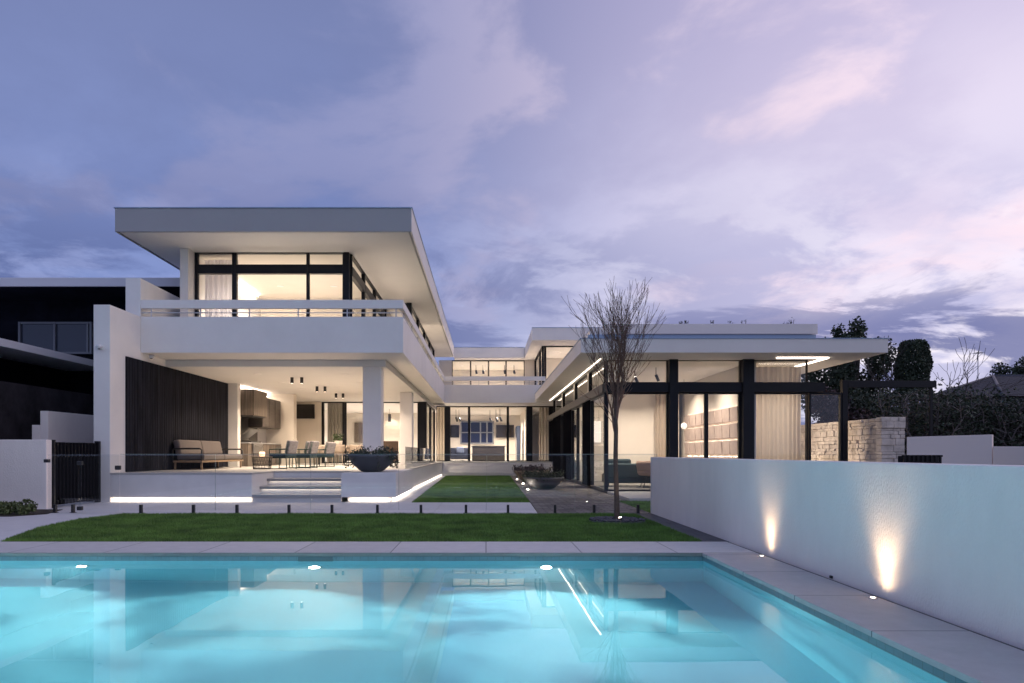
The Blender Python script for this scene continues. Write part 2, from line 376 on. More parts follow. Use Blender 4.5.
sheet('slate_edging', [(3.07,9.655),(3.44,9.655),(3.44,14.09),(3.07,14.09)], -.004, .04, slate)
sheet('side_lawn_base', [(3.44,14.35),(13,14.35),(13,17.7),(3.44,17.7)], -.010, .03, grassb)
sheet('side_terrace', [(3.76,17.9),(13,17.9),(13,21.15),(3.76,21.15)], .06, .1, stone_floor)

def pts_in(poly, n):
    P_ = np.array(poly); x0,y0 = P_.min(0); x1,y1 = P_.max(0); outp = np.zeros((0,2))
    while len(outp) < n:
        q = rng.uniform((x0,y0),(x1,y1),(n,2)); ins = np.zeros(len(q),bool); j = len(P_)-1
        for i in range(len(P_)):
            a,b = P_[i],P_[j]
            cnd = ((a[1]>q[:,1])!=(b[1]>q[:,1])) & (q[:,0] < (b[0]-a[0])*(q[:,1]-a[1])/(b[1]-a[1]+1e-12)+a[0]); ins ^= cnd; j = i
        outp = np.vstack([outp, q[ins]])
    return outp[:n]
def grass(name, poly, n, h, label, wd=.006):
    q = pts_in(poly, n)+rng.normal(0,.012,(n,2)); a = rng.uniform(0, 2*np.pi, n); hh = h*rng.uniform(.55,1.15,n)
    # clumps: height follows a soft pattern
    hh *= .85+.3*np.sin(q[:,0]*3.1+np.sin(q[:,1]*2.3))*np.sin(q[:,1]*2.7+1)*.5
    lean = rng.normal(0,.35,(n,2))*hh[:,None]
    v = np.zeros((n,3,3)); dxy = np.stack([np.cos(a),np.sin(a)],1)*wd
    v[:,0,:2] = q-dxy; v[:,1,:2] = q+dxy; v[:,0,2]=v[:,1,2]=-.012; v[:,2,:2] = q+lean; v[:,2,2] = -.012+hh
    me = bpy.data.meshes.new(name); me.vertices.add(3*n); me.vertices.foreach_set('co', v.reshape(-1))
    me.loops.add(3*n); me.loops.foreach_set('vertex_index', np.arange(3*n)); me.polygons.add(n); me.polygons.foreach_set('loop_start', np.arange(0,3*n,3))
    me.update(); me.materials.append(grassm); o = bpy.data.objects.new(name, me); COL.objects.link(o)
    ident(o, label, 'grass', None, 'stuff'); return o
grass('lawn_grass', lawn1, 170000, .05, 'short green grass of the lawn between pool and glass fence')
grass('courtyard_grass', lawn2, 110000, .05, 'bright green grass strip running up the courtyard to the house', .008)
grass('side_grass', [(3.44,14.35),(7,14.35),(7,17.7),(3.44,17.7)], 25000, .05, 'small patch of grass behind the end of the white wall', .008)

# ------------------------------------------------------------------ HOUSE
H = empty('house', (-2, 30, 0), 'large white flat-roofed modern house with lit rooms around the courtyard', 'house')
def hp(name, mb, m, bevel=.008, **k): return mb.build(name, m, H, bevel=bevel, **k)
BL = 9.58
# left wing walls
hp('boundary_wall', B(-10.0,-BL,17.4,45,-.04,5.03), render)
hp('privacy_wall', B(-10.0,-BL,18.943,21.5,5.032,6.10), render)
cl = MB(); y = 18.14
while y < 25.25:
    cl.box(-BL+.002, -BL+.035, y, min(y+.128, 25.29), .745, 3.82); y += .143
cl.box(-BL+.001,-BL+.018,18.14,25.29,.745,3.815)
hp('timber_cladding', cl, clad, 0)
# terrace block and steps
hp('terrace', MB().box(-BL+.003,-2.45,19.2,41.0,.0,.70).box(-2.445,3.74,38.6,41.0,.0,.70), terr, .004)
hp('terrace', B(-BL+.003,-5.97,17.4,19.197,.125,.70), terr, .004)
hp('terrace_paving', MB().box(-BL+.003,-2.44,19.19,41.0,.702,.742).box(-2.437,3.74,38.59,41.0,.702,.742).box(-BL+.003,-5.96,17.39,19.187,.702,.742), stone_floor, .003)
hp('plinth', B(-BL+.003,-6.0,17.55,19.19,-.02,.123), render, 0)
LEDS = MB().box(-BL+.01,-6.02,17.50,17.52,.04,.07)
hp('led_strip', LEDS, led, 0)
for i in range(3):
    y0 = 17.4+.6*i; z1 = .185*(i+1)
    hp('step', B(-5.967,-3.697,y0+.05,19.187,z1-.185+(.002 if i else -.02),z1-.05), terr, .003)
    hp('step', MB().box(-5.967,-3.697,y0,19.187,z1-.049,z1).box(-5.967,-3.697,y0,y0+.012,z1-.075,z1-.0495), stone_floor, 0)
    if i: hp('led_strip', B(-5.9,-3.75,y0+.022,y0+.032,z1-.066,z1-.056), led, 0)
for i in range(4):
    hp('courtyard_step', B(-2.43,3.70,37.62+.25*i, 38.6,.185*i+.001,.185*(i+1)-(.045 if i==3 else 0)), terr, .005)
# planter box with toe kick light
hp('planter_plinth', B(-3.69,-2.29,17.38,21.3,.125,.745), terr, .01)
hp('plinth', B(-3.55,-2.43,17.52,21.2,-.02,.123), render, 0)
hp('led_strip', MB().box(-3.5,-2.45,17.47,17.49,.04,.07).box(-2.40,-2.38,17.6,21.2,.04,.07), led, 0)
hp('led_strip', B(-2.44,-2.42,21.4,37.4,.03,.07), led_soft, 0)
# balcony slab, parapets and rails
hp('balcony_slab', B(-BL+.003,-2.4,19.06,37.94,4.032,4.33), soffit, 0)
hp('ceiling', B(-BL+.003,-3.0,20.4,34.45,3.83,4.029), soffit, .004)
hp('ceiling', B(-BL+.003,-3.0,34.453,44.0,3.83,4.029), soffit, 0)
hp('balcony_parapet', MB().box(-BL+.003,-2.3,18.94,19.058,4.03,5.03), render)
hp('balcony_parapet', MB().box(-2.397,-2.3,19.06,37.9,4.03,5.03), render)
hp('balcony_parapet', MB().box(-2.395,3.3,37.9,38.02,4.03,5.03), render)
def rail(a0,a1,b0,b1): return MB().box(a0,a1,b0,b1,5.26,5.50)
hp('balcony_rail', rail(-BL+.005,-2.3,18.94,19.05), render, .01)
hp('balcony_rail', rail(-2.41,-2.3,19.053,37.88), render, .01)
hp('balcony_rail', rail(-2.5,3.3,37.9,38.0), render, .01)
tr = MB()
for y0,x0,x1 in ((18.99,-BL+.01,-2.36),(37.95,-2.4,3.2)): tr.box(x0,x1,y0-.012,y0+.012,5.135,5.16)
tr.box(-2.37,-2.345,19.0,37.9,5.135,5.16)
hp('balcony_rail', tr, steel, 0)
for x in np.arange(-9.3,-2.3,1.36): hp('rail_post', B(x-.015,x+.015,18.98,19.01,5.0,5.262), steel, 0)
for y in np.arange(19.6,37.8,2.0): hp('rail_post', B(-2.37,-2.34,y-.015,y+.015,5.0,5.262), steel, 0)
for x in np.arange(-1.8,3.2,1.4): hp('rail_post', B(x-.015,x+.015,37.94,37.97,5.0,5.262), steel, 0)

# columns
hp('column', B(-3.69,-3.14,20.42,20.95,.742,3.828), render, .02)
hp('column', B(-3.66,-3.13,29.0,29.5,.742,3.828), render, .02)
# left roof
hp('roof', MB().box(-10.26,-2.1,18.99,43.85,7.43,8.0), fascia, .012)
hp('soffit', B(-10.2,-2.16,19.05,43.8,7.40,7.428), soffit, 0)
hp('roof_edge', MB().box(-10.29,-2.07,18.94,18.987,7.39,8.04).box(-10.3,-10.263,18.99,43.8,7.39,8.04), fascia, .004)
hp('roof_edge', B(-2.097,-2.06,18.943,43.86,7.39,8.04), render, .004)  # paler than the front edge: the glow on this side is put into the colour
# upper left room
hp('wall', B(-9.19,-8.94,20.5,38,4.332,7.398), render)
hp('wall', B(-8.93,-4.4,27.0,27.15,4.332,7.398), cream, 0)
hp('floor', B(-BL+.01,-2.5,19.1,45,4.333,4.36), stone_floor, 0)
hp('upper_ceiling', B(-8.93,-4.25,21.05,26.99,7.36,7.397), cream, 0)
hp('led_strip', B(-8.85,-8.80,23.4,26.4,7.30,7.34), lamp_e, 0)
def win_y(x0,x1,z0,z1,Y,mulls=(),trans=(),fw=.05,ft=.06,pane=pane_m,name='window',d=.12):
    """window in a plane facing the pool: frame with a pane as its child"""
    m = MB(); m.box(x0,x0+fw,Y-d/2,Y+d/2,z0,z1).box(x1-fw,x1,Y-d/2,Y+d/2,z0,z1).box(x0+fw,x1-fw,Y-d/2,Y+d/2,z0,z0+ft).box(x0+fw,x1-fw,Y-d/2,Y+d/2,z1-ft,z1)
    for a,b in mulls: m.box(a,b,Y-d/2+.004,Y+d/2-.004,z0+ft,z1-ft)
    for a,b in trans: m.box(x0+fw,x1-fw,Y-d/2-.01,Y+d/2+.01,a,b)
    o = hp(name, m, black, 0)
    child_of_part('pane', MB().quad((x0+fw/2,Y,z0+ft/2),(x1-fw/2,Y,z0+ft/2),(x1-fw/2,Y,z1-ft/2),(x0+fw/2,Y,z1-ft/2)), pane, o)
    return o
def win_x(y0,y1,z0,z1,Xc,mulls=(),trans=(),fw=.05,ft=.06,pane=pane_m,name='window',d=.12):
    m = MB(); m.box(Xc-d/2,Xc+d/2,y0,y0+fw,z0,z1).box(Xc-d/2,Xc+d/2,y1-fw,y1,z0,z1).box(Xc-d/2,Xc+d/2,y0+fw,y1-fw,z0,z0+ft).box(Xc-d/2,Xc+d/2,y0+fw,y1-fw,z1-ft,z1)
    for a,b in mulls: m.box(Xc-d/2+.004,Xc+d/2-.004,a,b,z0+ft,z1-ft)
    for a,b in trans: m.box(Xc-d/2-.01,Xc+d/2+.01,y0+fw,y1-fw,a,b)
    o = hp(name, m, black, 0)
    child_of_part('pane', MB().quad((Xc,y0+fw/2,z0+ft/2),(Xc,y1-fw/2,z0+ft/2),(Xc,y1-fw/2,z1-ft/2),(Xc,y0+fw/2,z1-ft/2)), pane, o)
    return o
win_y(-8.93,-7.70,4.34,7.397,21.0,trans=((6.75,7.03),),fw=.09,ft=.03)
win_y(-7.695,-5.47,4.34,7.397,21.0,trans=((6.75,7.03),),fw=.04,ft=.03)
win_y(-5.465,-4.36,4.34,7.397,21.0,trans=((6.75,7.03),),fw=.04,ft=.03)
hp('post', B(-4.355,-4.19,20.9,21.1,4.34,7.397), black, 0)
for a,b in ((21.12,23.4),(23.41,25.7),(25.71,28.0)): win_x(a,b,4.34,7.397,-4.2,trans=((6.75,7.03),),fw=.06,ft=.03)
hp('post', B(-3.25,-3.05,27.95,28.2,4.34,7.397), black, 0)
win_y(-4.14,-3.26,4.34,7.397,28.07,fw=.05)
for a,b in ((28.22,31.5),(31.51,34.8),(34.81,38.0),(38.01,41.0)): win_x(a,b,4.34,7.397,-3.15,trans=((6.75,6.95),),fw=.09,ft=.03)
hp('wall', B(-4.4,-4.25,27.16,40.5,4.332,7.398), cream, 0)
hp('cap_flashing', MB().box(-10.32,-2.04,18.92,18.99,8.041,8.065).box(-2.10,-2.04,18.993,43.86,8.041,8.065), flash, 0)
hp('cap_flashing', MB().box(2.70,11.56,19.58,19.66,4.531,4.55).box(2.70,2.78,19.663,37.88,4.531,4.55), flash, 0)
hp('cap_flashing', B(2.48,7.62,36.98,37.1,8.031,8.06), flash, 0)
hp('cap_flashing', B(-2.05,2.47,43.88,44.0,8.031,8.06), flash, 0)
# centre block
hp('roof', B(-2.055,2.47,43.9,54,7.36,8.03), render)
hp('balcony_slab', B(-2.395,9,38.023,52,4.06,4.33), soffit, 0)
hp('wall', B(-3.1,X(452,45),44.95,45.1,4.34,7.355), cream, 0)
hp('wall', B(X(524.6,45),3.3,44.95,45.1,4.34,7.355), cream, 0)
cx = [X(p,45) for p in (452,470.6,488.5,506,524.6)]
for a,b in zip(cx,cx[1:]): win_y(a+.003,b-.003,4.4,7.35,45.0,fw=.045,ft=.05)
hp('wall', B(-3.1,3.3,50,50.1,4.34,7.355), cream, 0)
hp('upper_ceiling', B(-3.1,3.3,45.15,49.9,7.30,7.355), cream, 0)
# centre ground floor glazing, Y=41
Y = 41.0
posts = [(445,450),(468.3,469.9),(507,508.6),(526.7,532),(549,553)]
for a,b in posts: hp('post', B(X(a,Y),X(b,Y),Y-.12,Y+.12,.742,4.058 if True else 0), black, 0)
zs = (.742,4.057)
win_y(-2.97,X(445,Y)-.005,*zs,Y,fw=.03); win_y(X(450,Y)+.005,X(468.3,Y)-.005,*zs,Y,fw=.02); win_y(X(469.9,Y)+.005,X(507,Y)-.005,*zs,Y,fw=.02)
win_y(X(508.6,Y)+.005,X(526.7,Y)-.005,*zs,Y,fw=.02); win_y(X(532,Y)+.005,X(549,Y)-.005,*zs,Y,fw=.02)
hp('floor', B(-3.4,3.74,41.003,50,.70,.745), stone_floor, 0)
hp('ceiling', B(-2.995,3.74,41.15,49.95,4.02,4.058), cream, 0)
hp('wall', B(-9,4.2,50,50.15,.2,4.02), cream, 0)
hp('wall', B(2.5,2.62,43.5,50,.745,4.018), cream, 0)
# back of terrace: glazing Y=34.5, side return x=-3
hp('post', B(-3.38,-3.003,34.4,34.7,.742,3.828), black, 0)
for (a,b) in ((35.0,37.9),(37.92,40.85)): win_x(a,b,.745,3.828,-3.1,fw=.06)
hp('end_wall', B(-BL+.003,-9.2,25.3,25.6,.742,3.828), render, .006)
hp('wall', B(-BL+.003,-8.36,29.75,30.15,.742,3.828), cream, .01)
hp('wall', B(-BL+.003,-8.3,34.4,34.6,.742,3.828), cream, .01)
hp('wall', B(-BL+.002,-BL+.05,30.16,34.39,.742,3.828), cream, 0)
xs = [X(p,34.5) for p in (321,345,382,419)]
xs[0] = -8.29; xs[-1] = -3.385
win_y(xs[0],xs[1],.742,3.828,34.5,fw=.12,pane=pane_m)
win_y(xs[1]+.01,xs[2],.742,3.828,34.5,fw=.07,ft=.05)
win_y(xs[2]+.01,xs[3],.742,3.828,34.5,fw=.07,ft=.05)
hp('floor', B(-BL+.003,-3.41,41.003,48,.70,.745), stone_floor, 0)
hp('wall', B(-9,-3.2,44,44.15,.745,3.828), cream, 0)
nib = hp('shelf_niche', MB().box(X(355,44),X(363,44),43.8,43.99,1.9,3.2), wood, 0)

# right wing
hp('roof', B(2.78,11.49,19.66,37.88,4.17,4.52), fascia, .012)
hp('soffit', B(2.78,11.49,19.66,37.88,4.14,4.168), soffit, 0)
hp('roof_edge', MB().box(2.72,11.54,19.6,19.657,4.13,4.53).box(2.72,2.777,19.66,37.89,4.13,4.53).box(11.493,11.54,19.66,37.88,4.13,4.53), render_w, .005)
hp('roof_parapet', B(X(590,24.6),11.80,24.6,33,4.55,5.72), render, .01)
hp('roof_flashing', MB().box(X(588,24.5),11.84,24.50,24.597,4.6,5.505), flash, .01)
hp('roof_flashing', B(X(603,24.4),X(818,24.4),24.42,24.497,5.51,5.87), render_w, .01)
RZ0, RZ1 = .062, 4.138
Yg = 21.3
# full height posts
for a,b in ((667.3,675.8),(740,751)): hp('post', B(X(a,Yg),X(b,Yg),Yg-.28,Yg+.12,RZ0,RZ1), black, .004)
ztr = (Z(392.6,Yg), Z(383,Yg))
hp('transom', MB().box(3.7,X(667.3,Yg)-.003,Yg-.2,Yg+.1,*ztr).box(X(675.8,Yg)+.003,X(740,Yg)-.003,Yg-.2,Yg+.1,*ztr).box(X(751,Yg)+.003,X(822,Yg),Yg-.2,Yg+.1,*ztr), black, .004)
def bays(a,b,mull=()):
    win_y(X(a,Yg)+.004,X(b,Yg)-.004,ztr[1]+.003,RZ1,Yg,fw=.02,ft=.02)
    edges = [a]+[q for q in mull]+[b]
    for p,q in zip(edges,edges[1:]): win_y(X(p,Yg)+.004,X(q,Yg)-.004,RZ0,ztr[0]-.003,Yg,fw=.05 if mull else .03,ft=.05)
bays(607,667.3); bays(675.8,740,(706,)); bays(751,807)
win_y(X(807,Yg)+.05,X(841,Yg),RZ0,ztr[0]-.003,Yg,fw=.05)
# side glazing x=3.75
hp('transom', B(3.65,3.85,21.45,41,3.15,3.42), mat('bronze_panel',(.16,.14,.12),.5), .004)
hp('post', B(3.68,3.80,21.25,21.37,RZ0,3.12), black, 0)
ed = [(24.2,26.2),(29.6,32.6),(33.8,37.6)]
for a,b in ed: hp('sliding_panel', B(3.69,3.83,a,b,RZ0,3.145), matt, .004)
for a,b in ((21.45,24.19),(26.21,27.9),(27.91,29.59),(32.61,33.79)): win_x(a,b,RZ0,3.147,3.76,fw=.04)
for a,b in ((21.45,24.6),(24.9,28.5),(28.8,33.0),(33.3,37.6)): win_x(a,b,3.423,RZ1,3.76,fw=.03,ft=.02)
for a in (24.6,28.5,33.0): hp('post', B(3.69,3.83,a+.003,a+.297,3.423,RZ1), cream, 0)
hp('led_strip', B(3.50,3.525,20.9,37.6,4.118,4.138), led, 0)
hp('led_strip', B(X(777,20.6),X(829,20.6),20.6,20.65,4.10,4.137), led, 0)
hp('led_strip', B(X(829,20.6)-.05,X(829,20.6),20.655,22.8,4.10,4.137), led_soft, 0)
hp('floor', B(3.77,10,21.4,41,-.02,.058), mat('carpet',(.16,.15,.14),.95,bump=.3,bscale=150), 0)
hp('wall', B(3.9,8.2,29.0,29.15,.06,4.136), cream, 0)
hp('wall', B(8.4,8.5,21.5,34,.06,4.136), cream, 0)
hp('wall', B(8.51,10.1,25.0,25.1,.06,4.136), cream, 0)
hp('wall', B(5.9,6.0,29.2,37,.06,4.136), cream, 0)
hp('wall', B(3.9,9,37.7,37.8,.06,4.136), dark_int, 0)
# tufted wall panels, three rows
pn = MB(); lg = MB()
for r_ in range(5):
    za, zb = .06+r_*.56+.02, .06+r_*.56+.50
    for k in range(9):
        y0 = 21.7+k*.76; ya, yb = y0+.03, y0+.73; n_ = len(pn.v); xb = random.uniform(8.255,8.285)
        pn.v += [(8.29,ya,za),(8.38,ya,za),(8.38,yb,za),(8.29,yb,za),(xb,ya,zb),(8.32,ya,zb),(8.32,yb,zb),(xb,yb,zb)]
        pn.f += [(n_,n_+3,n_+2,n_+1),(n_+4,n_+5,n_+6,n_+7),(n_,n_+1,n_+5,n_+4),(n_+1,n_+2,n_+6,n_+5),(n_+2,n_+3,n_+7,n_+6),(n_+3,n_,n_+4,n_+7)]; pn.sm += [0]*6
        lg.box(8.385,8.395,ya+.06,yb-.06,zb-.03,zb+.0)
hp('padded_wall_panel', pn, mat('padded_fabric',(.48,.38,.33),.85,var=.12,vscale=3), .04, seg=4)
hp('led_strip', lg, emat('led_panel',WARM2,14), 0)
# upper right room A
hp('roof', B(2.5,7.6,37.0,54,7.36,8.03), render)
win_x(39.0,45,4.4,7.35,3.25,fw=.12,mulls=((41,41.15),))
win_y(3.32,7.2,4.4,7.355,39.0,fw=.12)
hp('wall', B(3.35,7.3,44,44.1,4.34,7.355), cream, 0)
# cornice pieces of pale brick at the neighbouring end
hp('wall', B(10.0,10.06,21.45,30,.06,4.136), cream, 0) if False else None

# ---------------- interior lights of the house (downlight grids added to fill the lit rooms)
def downs(name, x0,x1,nx,y0,y1,ny,z,power,col=WARM2,size=.16):
    for i in range(nx):
        for j in range(ny):
            x = x0+(x1-x0)*(i+.5)/nx; y = y0+(y1-y0)*(j+.5)/ny
            area(name,(x,y,z-.012),size,power*1.0,col,spread=R(132))
            hp('downlight_rim', MB().lathe([(.13,0),(.13,-.008),(.115,-.008)], (x,y,z-.001), 20), render, 0)
downs('terrace_light', -8.9,-3.2,2,21,29,3,3.83,98,WARM)
downs('terrace_light', -8.0,-3.4,2,29.8,34,1,3.83,95,WARM)
downs('dining_light', -8,-3.6,2,35.5,43,2,3.83,160)
downs('kitchen_light', -2.4,2.4,2,42,49,2,4.02,210)
downs('bedroom_light', -8.5,-4.6,2,22,26,2,7.36,115)
downs('hall_light', -4.0,-3.4,1,29.5,40,4,7.40,70)
downs('gallery_light', -2.6,2.8,3,45.8,49,1,7.30,105)
downs('study_light', 3.6,7,2,40,43.5,1,7.36,100,WARM)
downs('lounge_light', 4.2,8.2,2,22.3,28.6,2,4.14,92)
downs('snug_light', 8.7,10,1,22.2,24.6,1,4.14,110)
downs('study_light', 4,5.8,1,29.8,37,2,4.14,60)
# wall-wash downlights
spot('washer', (-9.0,28.0,3.78), (-9.3,30.0,2.0), 60, 80)
spot('washer', (X(392,42.9),43.2,3.7), (X(392,43.9),43.95,2.4), 60, 90)
spot('washer', (-2.75,33.5,5.2), (-2.7,34.2,7.4), 60, 95)     # uplight on the soffit of the side balcony
spot('washer', (3.0,43.0,3.9), (3.05,43.2,1.2), 60, 70)

# ------------------------------------------------------------------ curtains
def cloth(name, col):
    m = bpy.data.materials.new(name); m.use_nodes = True; nt = m.node_tree; L_ = nt.links; b = nt.nodes['Principled BSDF']
    b.inputs['Base Color'].default_value = (*col,1); b.inputs['Roughness'].default_value = .9; b.inputs['Specular IOR Level'].default_value = .1
    t = nt.nodes.new('ShaderNodeBsdfTranslucent'); t.inputs[0].default_value = (*col,1); x = nt.nodes.new('ShaderNodeMixShader'); x.inputs[0].default_value = .5
    n = nt.nodes.new('ShaderNodeTexNoise'); n.inputs['Scale'].default_value = 300; bp = nt.nodes.new('ShaderNodeBump'); bp.inputs['Strength'].default_value = .1
    L_.new(n.outputs['Fac'], bp.inputs['Height']); L_.new(bp.outputs[0], b.inputs['Normal'])
    L_.new(b.outputs[0], x.inputs[1]); L_.new(t.outputs[0], x.inputs[2]); L_.new(x.outputs[0], nt.nodes['Material Output'].inputs['Surface']); return m
curtain_m = cloth('linen_curtain', (.62,.54,.45)); sheer_m = cloth('sheer_curtain', (.72,.70,.74)); darksheer = cloth('smoke_curtain', (.22,.20,.17))
def curtain(name, p0, p1, z0, z1, m, label, amp=.05, wl=.16):
    p0 = Vector(p0); p1 = Vector(p1); d = p1-p0; Ln = d.length; d.normalize(); nrm = Vector((-d.y,d.x)); n_ = max(8,int(Ln/.02)); mb = MB()
    for z,k in ((z0,1.15),(z0*.5+z1*.5,1.0),(z1,.8)):
        for i in range(n_+1):
            t = i/n_*Ln; a = amp*k*(math.sin(2*math.pi*t/wl+1.5*math.sin(t*3.1+p0.x)+.8*math.sin(t*8.7))*(.75+.35*math.sin(t*4.3+1))+.5*math.sin(t*5.3+z*.3)); q = p0+d*t+nrm*a; mb.v.append((q.x,q.y,z))
    for r_ in range(2):
        for i in range(n_): a = r_*(n_+1)+i; mb.f.append((a,a+1,a+n_+2,a+n_+1)); mb.sm.append(1)
    t = mb.build(name, m); ident(t, label, 'curtain'); 
    return t
curtain('curtain', (X(752,21.75),21.75), (X(801,21.75),21.75), .08, 4.0, curtain_m, 'floor-length beige curtain at the right end of the garden pavilion')
curtain('curtain', (-8.8,21.4), (-7.75,21.4), 4.37, 7.3, sheer_m, 'pale curtain drawn at the left of the upstairs balcony window')
curtain('curtain', (-3.0,41.4), (-2.5,41.4), .75, 4.0, curtain_m, 'narrow beige curtain in the ground-floor corner left of the courtyard glass')
curtain('curtain', (-3.25,35.0), (-3.25,37.5), .75, 3.8, curtain_m, 'beige curtain behind the side glass beside the black corner post')
curtain('curtain', (X(539,41.6),41.5), (X(549,41.6),41.5), .75, 4.0, curtain_m, 'narrow beige curtain at the right end of the courtyard glass')
curtain('curtain', (-8.1,34.95), (-7.25,34.95), .75, 3.8, darksheer, 'dark olive drape behind the glass beside the wall-mounted television')
curtain('curtain', (X(656,28.6),28.7), (X(668,28.6),28.6), .08, 4.0, curtain_m, 'pale curtain at the back of the lounge behind the pink armchair')

# ------------------------------------------------------------------ boundary walls, gate, fences
ww = empty('garden_wall', (3.55,7,0), 'long white rendered garden wall running beside the pool on the right', 'wall')
B(3.45,3.67,-1.0,14.33,-.04,1.166).build('wall_body', walls_r, ww, bevel=.012)
B(3.405,3.447,-1.0,9.64,-.03,-.012).build('shadow_gap', slate, ww)
for i,(x,y,lb) in enumerate(((3.34,8.27,'small round recessed uplight at the wall foot, farther of two'),(3.33,5.88,'small round recessed uplight at the wall foot, nearer of two'))):
    t = empty('ground_light', (x,y,.002), lb, 'uplight', 'recessed uplights along the garden wall')
    MB().lathe([(.038,-.01),(.038,.003),(.03,.004)], n=20).build('rim', steel, t, world=False)
    MB().lathe([(.02,.0),(.02,.005),(.015,.006)], n=20).build('lens', emat('uplight_glow',WARM2,9), t, world=False)
    spot('uplight', (x-.02,y,.04), (x+.03,y,1.0), 30 if i else 23, 82, (1,.70,.42), 1.0, .06)
    spot('uplight', (x-.01,y,.04), (x+.105,y,1.0), 5 if i else 4, 60, (1,.70,.42), 1.0, .03)
    l = spot('uplight', (x,y,.03), (x+.12,y,1.0), 5 if i else 4, 145, (1,.70,.42), 1.0, .04)
B(3.43,3.452,6.79,6.83,.0,.028).build('drain_outlet', blackm, bevel=.006, label='tiny dark outlet at the foot of the garden wall between the two uplights', cat='outlet')
# left render wall
lwall = B(-16,-9.85,15.3,15.5,-.04,1.55).build('garden_wall', walls_r, bevel=.012, label='low white rendered wall at the left, beside the black slatted gate', cat='wall')
lw2 = MB().box(-11.75,-11.54,18,20.6,-.04,2.36).box(-11.97,-11.753,18,20.5,-.04,1.99)
lw2.build('stepped_wall', walls_r, bevel=.01, label='small stepped white wall rising behind the black slatted gate', cat='wall')
gt = empty('slatted_gate', (-9.85,16.4,0), 'black gate of upright slats between the low wall and the tall white pier', 'gate')
m = MB()
for k in range(13):
    yy = 15.62+k*.135; m.box(-9.9,-9.83,yy,yy+.06,.06,1.50)
m.build('slats', matt, gt)
MB().box(-9.88,-9.85,15.56,17.34,1.15,1.5).box(-9.88,-9.85,15.56,17.34,.08,.16).build('gate_frame', black, gt)
MB().box(-9.92,-9.81,15.51,15.57,-.01,1.55).build('post', black, gt); MB().box(-9.92,-9.81,17.3,17.39,-.01,1.55).build('post', black, gt)
# glass pool fence
YFn = 14.2
fr = empty('glass_pool_fence', (-2,YFn,0), 'frameless clear glass pool fence on short black spigots across the lawn edge', 'fence')
seams = [120,215.5,311,399,487,575,657]
first = True
for a,b in zip(seams,seams[1:]):
    gp_ = B(X(a,YFn)+.006,X(b,YFn)-.006,YFn-.006,YFn+.006,.06,1.22).build('glass_panel', fence_m, fr)
    child_of_part('polished_edge', MB().box(X(a,YFn)+.006,X(b,YFn)-.006,YFn-.006,YFn+.006,1.221,1.229).box(X(b,YFn)-.0055,X(b,YFn)-.001,YFn-.006,YFn+.006,.06,1.22), mat('glass_edge',(.22,.29,.28),.3,spec=.5), gp_)
def spig(mb,x,y):
    mb.box(x-.026,x+.026,y-.035,y+.035,.006,.175); mb.box(x-.05,x+.05,y-.05,y+.05,-.002,.008); return mb
for p in (141,193.5,237,289,332,377.5,421,466,508,555,594,638):
    spig(MB(),X(p,YFn),YFn).build('spigot', blackm, fr, bevel=.004)
g2 = empty('glass_gate', (-8.1,YFn,0), 'glass pool gate with black latch and hinges beside the slatted gate', 'gate')
B(X(79,YFn),X(119.3,YFn),YFn-.006,YFn+.006,.04,1.22).build('glass_panel', fence_m, g2, bevel=.001)
B(X(118,YFn)-.05,X(118,YFn)+.05,YFn-.04,YFn+.04,.90,.99).build('latch', blackm, g2, bevel=.01)
B(X(80,YFn)-.05,X(80,YFn)+.05,YFn-.04,YFn+.04,1.0,1.08).build('hinge', blackm, g2, bevel=.01)
B(X(80,YFn)-.05,X(80,YFn)+.05,YFn-.04,YFn+.04,.06,.14).build('hinge', blackm, g2, bevel=.01)
g3 = empty('glass_fence_return', (-8.8,14.6,0), 'short clear glass fence panel between the low white wall and the glass gate', 'fence')
B(X(45,YFn),X(78.3,YFn),YFn+.1,YFn+.112,.05,1.22).build('glass_panel', fence_m, g3, bevel=.001)
for p in (52,70): spig(MB(),X(p,YFn),YFn+.106).build('spigot', blackm, g3, bevel=.004)
B(X(44.5,YFn)-.06,X(44.5,YFn)+.03,YFn+.06,YFn+.15,1.05,1.12).build('wall_bracket', blackm, g3, bevel=.006)
# courtyard glass balustrade by the terrace edge
g4 = empty('glass_balustrade', (-2.5,26,0), 'low clear glass balustrade along the terrace edge beside the courtyard lawn', 'fence')
for a,b in ((21.45,24.6),(24.63,27.8),(27.83,31.0)): B(-2.54,-2.528,a,b,.745,1.45).build('glass_panel', fence_m, g4)

# stone wall and far right walls
sw = MB(); rnd = random.Random(3)
def stones(mb, x0,x1,y0,y1,z0,z1, face):
    z = z0
    while z < z1-.02:
        h = min(rnd.choice((.08,.11,.15,.2)), z1-z); 
        if z1-z-h < .08: h = z1-z
        a,b = (y0,y1) if face=='x' else (x0,x1); t = a
        while t < b-.01:
            l_ = min(rnd.uniform(.10,.38), b-t); 
            if b-t-l_ < .12: l_ = b-t
            o_ = rnd.uniform(-.045,.02)
            if face=='x': mb.box(x0+.03-o_-.03, x0+.3, t+.003, t+l_-.003, z+.003, z+h-.003)
            else: mb.box(t+.003, t+l_-.003, y0-o_, y0+.3, z+.003, z+h-.003)
            t += l_
        z += h
stones(sw, 11.65,12.3,20.35,26,0,2.29,'x'); stones(sw, 11.60,12.3,20.02,20.3,0,2.31,'y')
swo = sw.build('stone_wall', mat('sandstone',(.60,.52,.45),.9,bump=1.0,bscale=11,var=.25,vscale=4), bevel=.012, label='rough split-face pale stone wall standing behind the white garden wall', cat='wall')
B(11.8,12.2,20.1,26,-.04,2.2).build('core', concrete, swo)
spot('stone_uplight', (11.1,21.6,.1), (11.62,22,1.6), 60, 95, WARM2, 1, .05)
